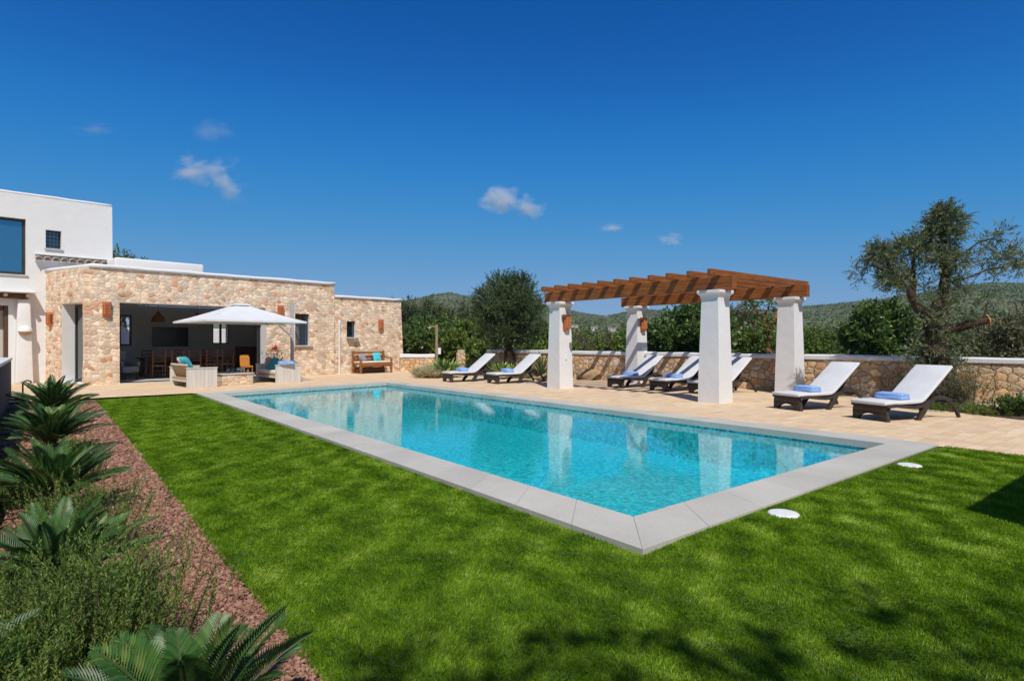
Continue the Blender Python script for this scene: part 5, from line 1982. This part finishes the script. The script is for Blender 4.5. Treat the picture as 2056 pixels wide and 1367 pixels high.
def ao(px, y, dd=0.0):
    return Vector(((px - 1882) / F_PX * OD, dd, zy(y, OD)))


mb = MB()
for pts, r0, r1, fl in (
        ([(1884, 815, 0), (1878, 760, 0.02), (1874, 715, -0.03), (1872, 670, 0.03), (1867, 636, 0)], 0.50, 0.21, True),
        ([(1896, 812, 0.1), (1902, 760, 0.12), (1892, 715, 0.1), (1884, 655, 0.06)], 0.40, 0.17, True),
        ([(1862, 812, 0.0), (1856, 765, 0.0), (1862, 720, 0.0), (1868, 675, 0.02)], 0.30, 0.14, True),
        ([(1870, 650, 0), (1852, 620, 0.05), (1838, 598, 0.1), (1824, 575, 0.12), (1816, 552, 0.1)], 0.17, 0.075, False),
        ([(1816, 575, 0.12), (1800, 560, 0.05), (1788, 540, 0.0), (1775, 520, -0.05)], 0.08, 0.03, False),
        ([(1840, 600, 0.1), (1846, 565, 0.2), (1848, 535, 0.25), (1850, 505, 0.2)], 0.09, 0.04, False),
        ([(1872, 648, 0), (1882, 610, -0.06), (1890, 575, -0.1), (1892, 540, -0.08), (1890, 505, -0.05)], 0.17, 0.11, False),
        ([(1890, 510, -0.05), (1893, 480, 0.0), (1897, 450, 0.05), (1898, 425, 0.05)], 0.10, 0.03, False),
        ([(1892, 545, -0.08), (1920, 515, -0.15), (1950, 490, -0.2), (1978, 482, -0.2), (2005, 468, -0.15)], 0.035, 0.010, False),
        ([(1893, 570, -0.1), (1925, 560, -0.25), (1962, 545, -0.3), (1990, 540, -0.3), (2030, 525, -0.25)], 0.035, 0.010, False),
        ([(1960, 546, -0.3), (1975, 560, -0.3), (1972, 568, -0.3)], 0.014, 0.008, False),
        ([(1876, 668, 0), (1905, 658, -0.15), (1935, 650, -0.25), (1957, 644, -0.3)], 0.145, 0.12, False),
        ([(1950, 645, -0.3), (1958, 622, -0.32), (1962, 604, -0.3)], 0.03, 0.012, False),
        ([(1815, 556, 0.1), (1795, 545, 0.2), (1765, 530, 0.25), (1745, 540, 0.3)], 0.04, 0.012, False)):
    limb(mb, [ao(*p) for p in pts], r0 * 0.80, r1 * 0.72, 11, 0.16, fl)
mb.build('trunk', M['bark'], OT, smooth=True)
p1, p0 = ao(1959.5, 643.5, -0.305), ao(1950, 646, -0.28)
mb = MB().tube([p1, p1 + (p1 - p0).normalized() * 0.02], [0.125, 0.12], 18)
mb.build('sawn_end', M['cutwood'], OT)
blobs = [  # px, y, radius m, depth offset, twigs
    (1897, 428, 0.30, 0.0, 46), (1884, 450, 0.28, 0.1, 42), (1912, 448, 0.28, -0.1, 40), (1880, 478, 0.22, 0.1, 30), (1905, 478, 0.26, -0.1, 34), (1900, 505, 0.22, 0, 26),
    (1850, 478, 0.20, 0.1, 26), (1835, 498, 0.30, 0.2, 40), (1860, 505, 0.30, 0.1, 40), (1812, 495, 0.24, 0.0, 30), (1880, 525, 0.30, -0.1, 44), (1910, 530, 0.28, -0.2, 36), (1900, 560, 0.22, -0.2, 26),
    (1762, 505, 0.26, 0.0, 36), (1755, 525, 0.18, 0.1, 18), (1785, 520, 0.28, 0.1, 38), (1800, 548, 0.28, 0.1, 34), (1780, 560, 0.22, 0.0, 26), (1825, 565, 0.20, 0.1, 20), (1845, 545, 0.24, 0.2, 28), (1795, 578, 0.20, 0.0, 18),
    (1732, 538, 0.12, 0.3, 6), (1745, 552, 0.10, 0.3, 5),
    (1960, 492, 0.22, -0.2, 13), (1985, 480, 0.22, -0.2, 14), (2008, 466, 0.16, -0.15, 10), (1995, 505, 0.22, -0.2, 13), (2020, 500, 0.18, -0.2, 12), (2030, 520, 0.22, -0.25, 18), (2042, 535, 0.16, -0.2, 14),
    (1985, 525, 0.24, -0.3, 22), (2008, 528, 0.22, -0.3, 24), (1955, 545, 0.20, -0.3, 14), (1978, 556, 0.14, -0.3, 12), (2015, 548, 0.16, -0.3, 12), (1940, 520, 0.16, -0.2, 9),
    (1915, 585, 0.18, -0.2, 14), (1960, 606, 0.17, -0.3, 18), (1945, 618, 0.12, -0.3, 9), (1905, 612, 0.20, -0.1, 14), (1878, 622, 0.20, -0.35, 9), (1855, 640, 0.2, -0.3, 8), (1846, 604, 0.17, -0.2, 7), (1884, 592, 0.16, -0.25, 8), (1862, 575, 0.18, 0.1, 10), (1925, 640, 0.12, -0.4, 5), (1890, 640, 0.22, -0.2, 9), (1850, 660, 0.26, -0.1, 9), (1862, 690, 0.32, -0.2, 12), (1905, 690, 0.32, -0.2, 10),
    (1875, 720, 0.40, -0.2, 14), (1840, 705, 0.26, 0.0, 12), (1922, 680, 0.26, -0.2, 9), (1848, 735, 0.34, -0.1, 16), (1910, 735, 0.34, -0.1, 14)]
Qs, Vs = [], []
for px, y, r_, dd, n in blobs:
    q, v = clump_crown([tuple(ao(px, y, dd))], [r_], int(n * (1.6 if px > 1930 else 3.1)), 13, 0.25, 0.072, 0.019, 0.30, 0.75, -0.25, rng)
    Qs.append(q)
    Vs.append(v)
quads_obj('crown', np.concatenate(Qs), np.concatenate(Vs), M['leaf_olive'], OT)
random.seed(3)


# ------------------------------------------------------------------ small plants
def shrub(name, label, cat, loc, h, rad, leaf, n_tw=90, k=16, L=0.03, W=0.006, upright=1.2, spread=0.7, seed=0, group=None, bend=0.0, side=3, sdev=0.6, slen=0.28):
    rng = np.random.default_rng(seed)
    r = thing(name, label, cat, loc, 0, group)
    O = np.column_stack([rng.normal(0, rad * 0.35, (n_tw, 2)), rng.uniform(0, 0.12 * h, n_tw)])
    D = unit(np.column_stack([O[:, :2] / max(rad, 1e-3) * 1.1 + rng.normal(0, 0.22, (n_tw, 2)), np.full(n_tw, upright)]))
    ln = h * rng.uniform(0.55, 1.05, n_tw)
    q, v = sprays(O, D, ln, k, L, W, spread, bend, rng)
    # side twigs
    m = n_tw * side
    i = rng.integers(0, n_tw, m)
    f = rng.uniform(0.25, 0.9, m)
    O2 = O[i] + D[i] * (ln[i] * f)[:, None]
    D2 = unit(D[i] + sdev * rng.normal(size=(m, 3)) + np.array([0, 0, 0.3]))
    q2, v2 = sprays(O2, D2, ln[i] * slen, max(5, k // 2), L, W, spread, bend, rng)
    quads_obj('foliage', np.concatenate([q, q2]), np.concatenate([v, v2]), leaf, r)
    if h < 0.3:
        return r
    S = rng.choice(n_tw, min(n_tw, 40), replace=False)
    mb = MB()
    for s in S:
        a, b = Vector(O[s]), Vector(O[s] + D[s] * ln[s] * 0.9)
        mb.tube([a, a.lerp(b, 0.5), b], [0.0035, 0.003, 0.0015], 4, caps=False)
    mb.build('stems', M['bark_dark'], r)
    return r


def rosette(name, label, cat, loc, n, L, W, leaf, seed=0, thick=True, e0=15, e1=80, droop=0.5, group=None):
    """agave or yucca like rosette of pointed channelled leaves"""
    rng = np.random.default_rng(seed)
    r = thing(name, label, cat, loc, 0, group)
    V, Fv = [], []
    for i in range(n):
        az = i * 2.399963 + rng.normal(0, 0.1)
        el = R(e0 + (e1 - e0) * (i / n) ** 0.8 + rng.normal(0, 4))
        l = L * rng.uniform(0.8, 1.1) * (1 - 0.25 * i / n)
        prev = None
        m = 5
        p = np.array([0, 0, 0.03])
        for j in range(m):
            f0, f1 = j / m, (j + 1) / m
            e = el - droop * f0
            d = np.array([math.cos(az) * math.cos(e), math.sin(az) * math.cos(e), math.sin(e)])
            s = np.array([-math.sin(az), math.cos(az), 0])
            nrm = np.cross(s, d)
            w0 = W * (0.55 + 1.2 * f0) * (1 - f0 ** 2.2)
            w1 = W * (0.55 + 1.2 * f1) * max(0.02, 1 - f1 ** 2.2)
            q = p + d * l / m
            V.append([p - s * w0 / 2 - nrm * -w0 * 0.18, p, q, q - s * w1 / 2 - nrm * -w1 * 0.18])
            V.append([p, p + s * w0 / 2 + nrm * w0 * 0.18, q + s * w1 / 2 + nrm * w1 * 0.18, q])
            p = q
        Fv += [rng.random()] * (2 * m)
    quads_obj('leaves', np.array(V), np.array(Fv), leaf, r)
    return r


for i, (px, d, s, lab) in enumerate(((893, 22.9, 0.66, 'pale green succulent rosette in front of the low wall, left of the farthest lounger'), (912, 23.3, 0.52, 'smaller pale succulent rosette right beside the bigger one'), (879, 24.4, 0.45, 'pale succulent rosette nearest the shower'),
                                    (1007, 22.2, 0.55, 'green succulent rosette between the two left loungers'), (1024, 22.6, 0.45, 'small succulent rosette behind the lounger left of the pergola'))):
    rosette('succulent', lab, 'plant', gp(px, d, 0.12), 46, s * 1.3, 0.13, M['leaf_agave'], 60 + i, e0=15, e1=80, droop=0.3, group='succulents by the left loungers')
for i, (px, d, lab) in enumerate(((985, 24.0, 'dark spiky yucca behind the farthest left lounger'), (1086, 22.0, 'spiky yucca right of the olive trunk'), (955, 24.6, 'dark spiky yucca left of the olive trunk'))):
    rosette('yucca', lab, 'plant', gp(px, d), 60, 0.95, 0.05, M['leaf_dense'], 70 + i, e0=0, e1=88, droop=0.35, group='spiky yuccas below the big olive')
rosette('dwarf_palm', 'bright green fan palm right of the big olive', 'palm', gp(1087, 23.6), 46, 1.5, 0.06, M['leaf_bright'], 81, e0=25, e1=88, droop=0.5)
for i, (px, d, h, lab) in enumerate(((852, 23.0, 0.32, 'pale dry grass tuft nearest the low wall'), (870, 22.8, 0.34, 'pale dry grass tuft left of the farthest lounger'), (862, 23.9, 0.34, 'small pale grass tuft behind the other two'))):
    shrub('grass_tuft', lab, 'grass tuft', gp(px, d), h, 0.42, M['leaf_straw'], 170, 12, 0.16, 0.012, 0.9, 0.35, 90 + i, 'dry grass tufts by the low wall')


def rock(loc, s, label, seed, name='boulder'):
    import bmesh
    rng = np.random.default_rng(seed)
    bm = bmesh.new()
    bmesh.ops.create_icosphere(bm, subdivisions=3, radius=1)
    ph = rng.uniform(0, 6, 6)
    for v in bm.verts:
        c = v.co
        k = 1 + 0.16 * math.sin(c.x * 3 + ph[0]) * math.cos(c.y * 2.6 + ph[1]) + 0.10 * math.sin(c.z * 5 + ph[2] + c.x * 4) + 0.05 * math.sin(c.y * 9 + ph[3])
        v.co = Vector((c.x * s[0], c.y * s[1], c.z * s[2])) * k
    me = bpy.data.meshes.new(name)
    bm.to_mesh(me)
    bm.free()
    me.polygons.foreach_set('use_smooth', [True] * len(me.polygons))
    me.materials.append(M['tan_rock'])
    o = bpy.data.objects.new(name, me)
    COL.objects.link(o)
    o.location = loc
    o.rotation_euler = (0, 0, rng.uniform(0, 3))
    return tag(o, label, 'rock', 'tan boulders by the garden wall')


rock(gp(1180, 21.8, 0.14), (0.52, 0.28, 0.26), 'long low tan boulder right of the front left pillar', 1)
rock(gp(1166, 22.6, 0.25), (0.42, 0.3, 0.42), 'taller tan boulder close to the wall right of the front left pillar', 2)
rock(gp(982, 22.4, 0.10), (0.24, 0.2, 0.18), 'small tan boulder behind the farthest left lounger', 3)
rock(gp(1092, 20.8, 0.10), (0.30, 0.22, 0.16), 'tan boulder at the foot of the front left pillar', 4)
rock(gp(1052, 22.6, 0.12), (0.34, 0.26, 0.22), 'tan boulder below the big olive', 5)
# planting under the gnarled olive
shrub('dry_shrub', 'grey green dry shrub against the rubble wall right of the last lounger', 'shrub', gp(1944, 12.6), 0.92, 0.36, M['leaf_dry'], 70, 14, 0.045, 0.012, 1.6, 0.8, 101)
shrub('dry_shrub', 'twiggy dark shrub around the foot of the gnarled olive', 'shrub', gp(1900, 13.0), 0.85, 0.5, M['leaf_olive'], 90, 14, 0.05, 0.012, 1.3, 0.8, 102)
shrub('dry_shrub', 'small twiggy shrub behind the last lounger, left of the olive foot', 'shrub', gp(1822, 14.0), 0.8, 0.36, M['leaf_olive'], 60, 14, 0.05, 0.012, 1.2, 0.8, 103)
shrub('ground_plant', 'low feathery green plant at the patio edge right of the last lounger', 'plant', gp(1955, 11.8), 0.20, 0.36, M['leaf_bright'], 110, 10, 0.05, 0.008, 0.6, 0.7, 104)
shrub('ground_plant', 'low feathery green plant farther along the bed', 'plant', gp(1985, 11.4), 0.18, 0.30, M['leaf_bright'], 90, 10, 0.05, 0.008, 0.6, 0.7, 105)
shrub('ground_plant', 'dark leafy plant in the bed at the right picture edge', 'plant', gp(2042, 11.3), 0.42, 0.36, M['leaf_dark'], 90, 12, 0.07, 0.022, 0.9, 0.8, 106)
shrub('ground_plant', 'low green plant between the legs of the last lounger', 'plant', gp(1840, 12.9), 0.22, 0.4, M['leaf_bright'], 110, 10, 0.05, 0.008, 0.5, 0.7, 107)
shrub('ground_plant', 'green plant in the bed behind the second lounger back', 'plant', gp(1880, 12.2), 0.24, 0.35, M['leaf_dark'], 90, 10, 0.05, 0.012, 0.6, 0.7, 108)


# ------------------------------------------------------------------ cycads and rosemary in the gravel bed
def cycad(loc, L, n, seed, label, broad=1.0):
    rng = np.random.default_rng(seed)
    r = thing('cycad', label, 'cycad', loc, 0, 'cycads along the gravel bed')
    V, vv = [], []
    ribs = MB()
    for i in range(n):
        az = i * 2.399963 + rng.normal(0, 0.12)
        e = R(86 - 60 * (i / n) ** 1.0 + rng.normal(0, 5))
        l = L * (0.80 + 0.22 * (i / n)) * rng.uniform(0.82, 1.1)
        m = 44
        p = np.array([0.03 * math.cos(az), 0.03 * math.sin(az), 0.13])
        pts = []
        hv = rng.random()
        twist = rng.normal(0, 0.35)
        for j in range(m):
            f = j / (m - 1)
            el = e - 0.62 * f ** 1.5
            d = np.array([math.cos(az) * math.cos(el), math.sin(az) * math.cos(el), math.sin(el)])
            s = np.array([-math.sin(az), math.cos(az), 0.0])
            nrm = np.cross(d, s)
            s2 = s * math.cos(twist) + nrm * math.sin(twist)
            n2 = np.cross(d, s2)
            p = p + d * l / m
            if j % 8 == 0 or j == m - 1:
                pts.append(tuple(p))
            if f < 0.10:
                continue
            ll = L * 0.165 * broad * (math.sin(math.pi * min(1, 0.16 + 0.80 * f)) ** 0.7) * rng.uniform(0.92, 1.06)
            for sd_ in (1, -1):
                dd = d * (0.55 + 0.5 * f) + s2 * sd_ * 0.85 + (-n2 if n2[2] < 0 else n2) * 0.42
                dd /= np.linalg.norm(dd)
                w_ = 0.0165 * (L / 0.65)
                wv = np.cross(dd, n2)
                wv /= np.linalg.norm(wv)
                wv = d * 0.9 + wv * 0.1
                wv /= np.linalg.norm(wv)
                mid = p + dd * ll * 0.5
                tip = p + dd * ll - np.array([0, 0, 0.03 * ll / 0.1 * 0.4])
                V.append([p, mid + wv * w_ / 2, tip, mid - wv * w_ / 2])
                vv.append(min(1, 0.6 * hv + 0.4 * rng.random() - (0.0 if i > n * 0.25 else -0.15)))
        ribs.tube(pts, [0.0045 * L / 0.65] * (len(pts) - 1) + [0.003], 5, caps=False)
    quads_obj('fronds', np.array(V), np.array(vv), M['leaf_cycad'], r)
    ribs.build('midribs', simple('frond_midrib', (0.06, 0.10, 0.025), 0.5, 0.2, 5), r)
    MB().lathe([(0.10, -0.08), (0.11, 0.03), (0.09, 0.12), (0.04, 0.17), (0.0, 0.18)], 14).build('trunk', M['bark_dark'], r)
    return r


CY = [(14.0, 0.12, 0.88, 46, 'farthest bushy cycad at the patio end of the gravel bed'), (9.9, 0.06, 0.78, 42, 'second farthest cycad in the gravel bed row'),
      (6.4, 0.06, 0.66, 42, 'cycad midway along the gravel bed with fronds reaching over the gravel'), (4.15, 0.05, 0.58, 40, 'big dark cycad behind the near rosemary bush'),
      (2.22, 0.38, 0.56, 26, 'nearest cycad with pale fronds at the bottom edge'), (2.75, -0.42, 0.55, 34, 'dark cycad low at the left edge among the rosemary'),]
for i, (t_, u_, L_c, n_c, lab) in enumerate(CY):
    cycad(tu(t_, u_, LZ - 0.02), L_c, n_c, 200 + i, lab, 1.35 if t_ < 2.5 else 1.0)
RM = [(2.95, -0.30, 0.38, 0.34, 90, 'rosemary bush spilling over the gravel at the far lower left'), (2.38, -0.22, 0.36, 0.30, 110, 'low rosemary bush at the left picture edge near the bottom'), (3.05, 0.10, 0.52, 0.30, 90, 'upright rosemary bush beside the near one, left of the gravel strip'),
      (6.9, -0.25, 0.42, 0.28, 70, 'rosemary bush left of the midway cycad by the shaded wall'), (3.15, 0.20, 0.54, 0.32, 120, 'near rosemary bush in the middle of the bed, between the two front cycads'), (2.62, -0.02, 0.40, 0.34, 100, 'near low rosemary bush at the lower left'), (2.15, 0.02, 0.34, 0.28, 90, 'nearest rosemary bush at the bottom left corner'),
      (5.1, 0.22, 0.55, 0.32, 100, 'tall rosemary bush in front of the midway cycad'), (7.7, 0.26, 0.50, 0.3, 80, 'rosemary bush between the second and third farthest cycads'), (4.3, -0.42, 0.38, 0.3, 80, 'rosemary bush close to the terrace wall, left of the big dark cycad'),
      (11.8, 0.22, 0.45, 0.3, 70, 'farthest rosemary bush between the two farthest cycads'), (3.45, -0.30, 0.40, 0.32, 90, 'rosemary bush at the left edge before the terrace wall')]
for i, (t_, u_, h, rad, n_tw, lab) in enumerate(RM):
    shrub('rosemary_bush', lab, 'rosemary', tu(t_, u_, LZ - 0.02), h * (1.08 if t_ < 3.5 else 0.9), rad, M['leaf_rosemary'], int(n_tw * 1.6), 70, 0.019, 0.0046, 2.6, 0.75, 300 + i, 'rosemary bushes in the gravel bed', side=2, sdev=0.32, slen=0.34)

# tree behind the viewpoint whose thin crown dapples the near lawn
rng = np.random.default_rng(404)
ST = thing('shade_tree', 'thin crowned garden tree standing behind the near lawn', 'tree', (3.3, -2.9, LZ), 0)
cs, rs = [], []
for gx, gy, h, r_ in ((0.0, 2.62, 8.2, 0.24), (0.45, 2.55, 8.8, 0.20), (0.25, 2.9, 7.6, 0.10), (1.05, 2.55, 8.0, 0.24), (1.25, 2.75, 8.6, 0.14), (1.7, 2.6, 8.1, 0.22), (2.1, 2.75, 8.5, 0.22),
                      (2.6, 2.95, 7.8, 0.22), (2.95, 3.3, 8.7, 0.18), (3.3, 3.05, 8.0, 0.26), (3.5, 3.6, 8.4, 0.18), (2.5, 2.5, 8.2, 0.26), (3.9, 3.3, 8.6, 0.26), (2.05, 3.25, 8.0, 0.09), (0.8, 3.0, 8.0, 0.08), (-0.5, 2.55, 8.3, 0.16)):
    k = h / math.tan(R(SUN_EL))
    cs.append((gx + SUN_AZ.x * k - 3.3, gy + SUN_AZ.y * k + 2.9, h))
    rs.append(r_)
q, v = clump_crown(cs, rs, 15, 8, 0.30, 0.10, 0.045, 0.2, 0.9, 0, rng)
quads_obj('crown', q, v, M['leaf_bright'], ST)
mb = MB()
random.seed(12)
limb(mb, [(0, 0, -0.1), (0.1, 0.1, 2.4), (0, 0.2, 5.0)], 0.16, 0.09, 9, 0.1, True)
for c in cs:
    limb(mb, [(0, 0.2, 4.95), (c[0] * 0.5, c[1] * 0.5, 6.6), c], 0.030, 0.008, 6)
mb.build('trunk', M['bark_dark'], ST, smooth=True)

# ------------------------------------------------------------------ clouds
def mat_cloud(name, dens, seed):
    m, nt, out = new_mat(name)
    g = G(nt)
    o = g.obj()
    nz = g.noise(g.mapv(o, (1, 1, 1), (seed, seed * 2.0, 0)), 1.5, 7.0, 0.62, 0.4)
    ln = g.n('VectorMath', {0: o}, operation='LENGTH').outputs['Value']
    f = g.math('SUBTRACT', 1.0, ln)
    dd = g.math('ADD', g.math('MULTIPLY', f, 0.70), g.math('MULTIPLY', g.math('SUBTRACT', nz.outputs[0], 0.66), 1.9))
    dd = g.math('MULTIPLY', g.math('MAXIMUM', dd, 0.0), dens)
    p = g.n('VolumePrincipled', {'Color': (1, 1, 1, 1), 'Density': dd, 'Anisotropy': -0.45})
    nt.links.new(p.outputs[0], out.inputs[1])
    return m


CL = [(405, 340, 62, 26, 0.35, 'largest wispy cloud, at the left of the sky'), (462, 382, 34, 28, 0.30, 'ragged cloud wisp trailing right below the largest cloud'), (437, 362, 36, 20, 0.26, 'thin middle wisp joining the largest cloud and its trail'), (1004, 404, 42, 26, 0.55, 'small puffy cloud above the big olive'),
      (1060, 416, 36, 20, 0.5, 'small puffy cloud just right of its twin above the big olive'), (1228, 458, 30, 9, 0.3, 'tiny flat cloud streak above the pergola'), (1346, 481, 26, 13, 0.4, 'tiny low cloud above the front right pillar'),
      (195, 262, 40, 12, 0.07, 'faint cloud wisp at the upper left'), (430, 264, 42, 22, 0.07, 'very faint cloud wisp above the largest cloud')]
for i, (px, y, hwp, hhp, dens, lab) in enumerate(CL):
    D_ = 2600.0
    c = gp(px, D_, zy(y, D_))
    sx, sz = hwp / F_PX * D_ * 1.5, hhp / F_PX * D_ * 1.5
    import bmesh
    bm = bmesh.new()
    bmesh.ops.create_icosphere(bm, subdivisions=3, radius=1.0)
    me = bpy.data.meshes.new('cloud')
    bm.to_mesh(me)
    bm.free()
    me.materials.append(mat_cloud('cloud_vapour', dens * 0.10, 3.1 + 1.7 * i))
    o = bpy.data.objects.new('cloud', me)
    COL.objects.link(o)
    o.location = c
    o.scale = (sx, sx * 0.7, sz)
    o.rotation_euler = (0, R(-12 if i == 0 else 0), 0)
    tag(o, lab, 'cloud', 'small clouds')
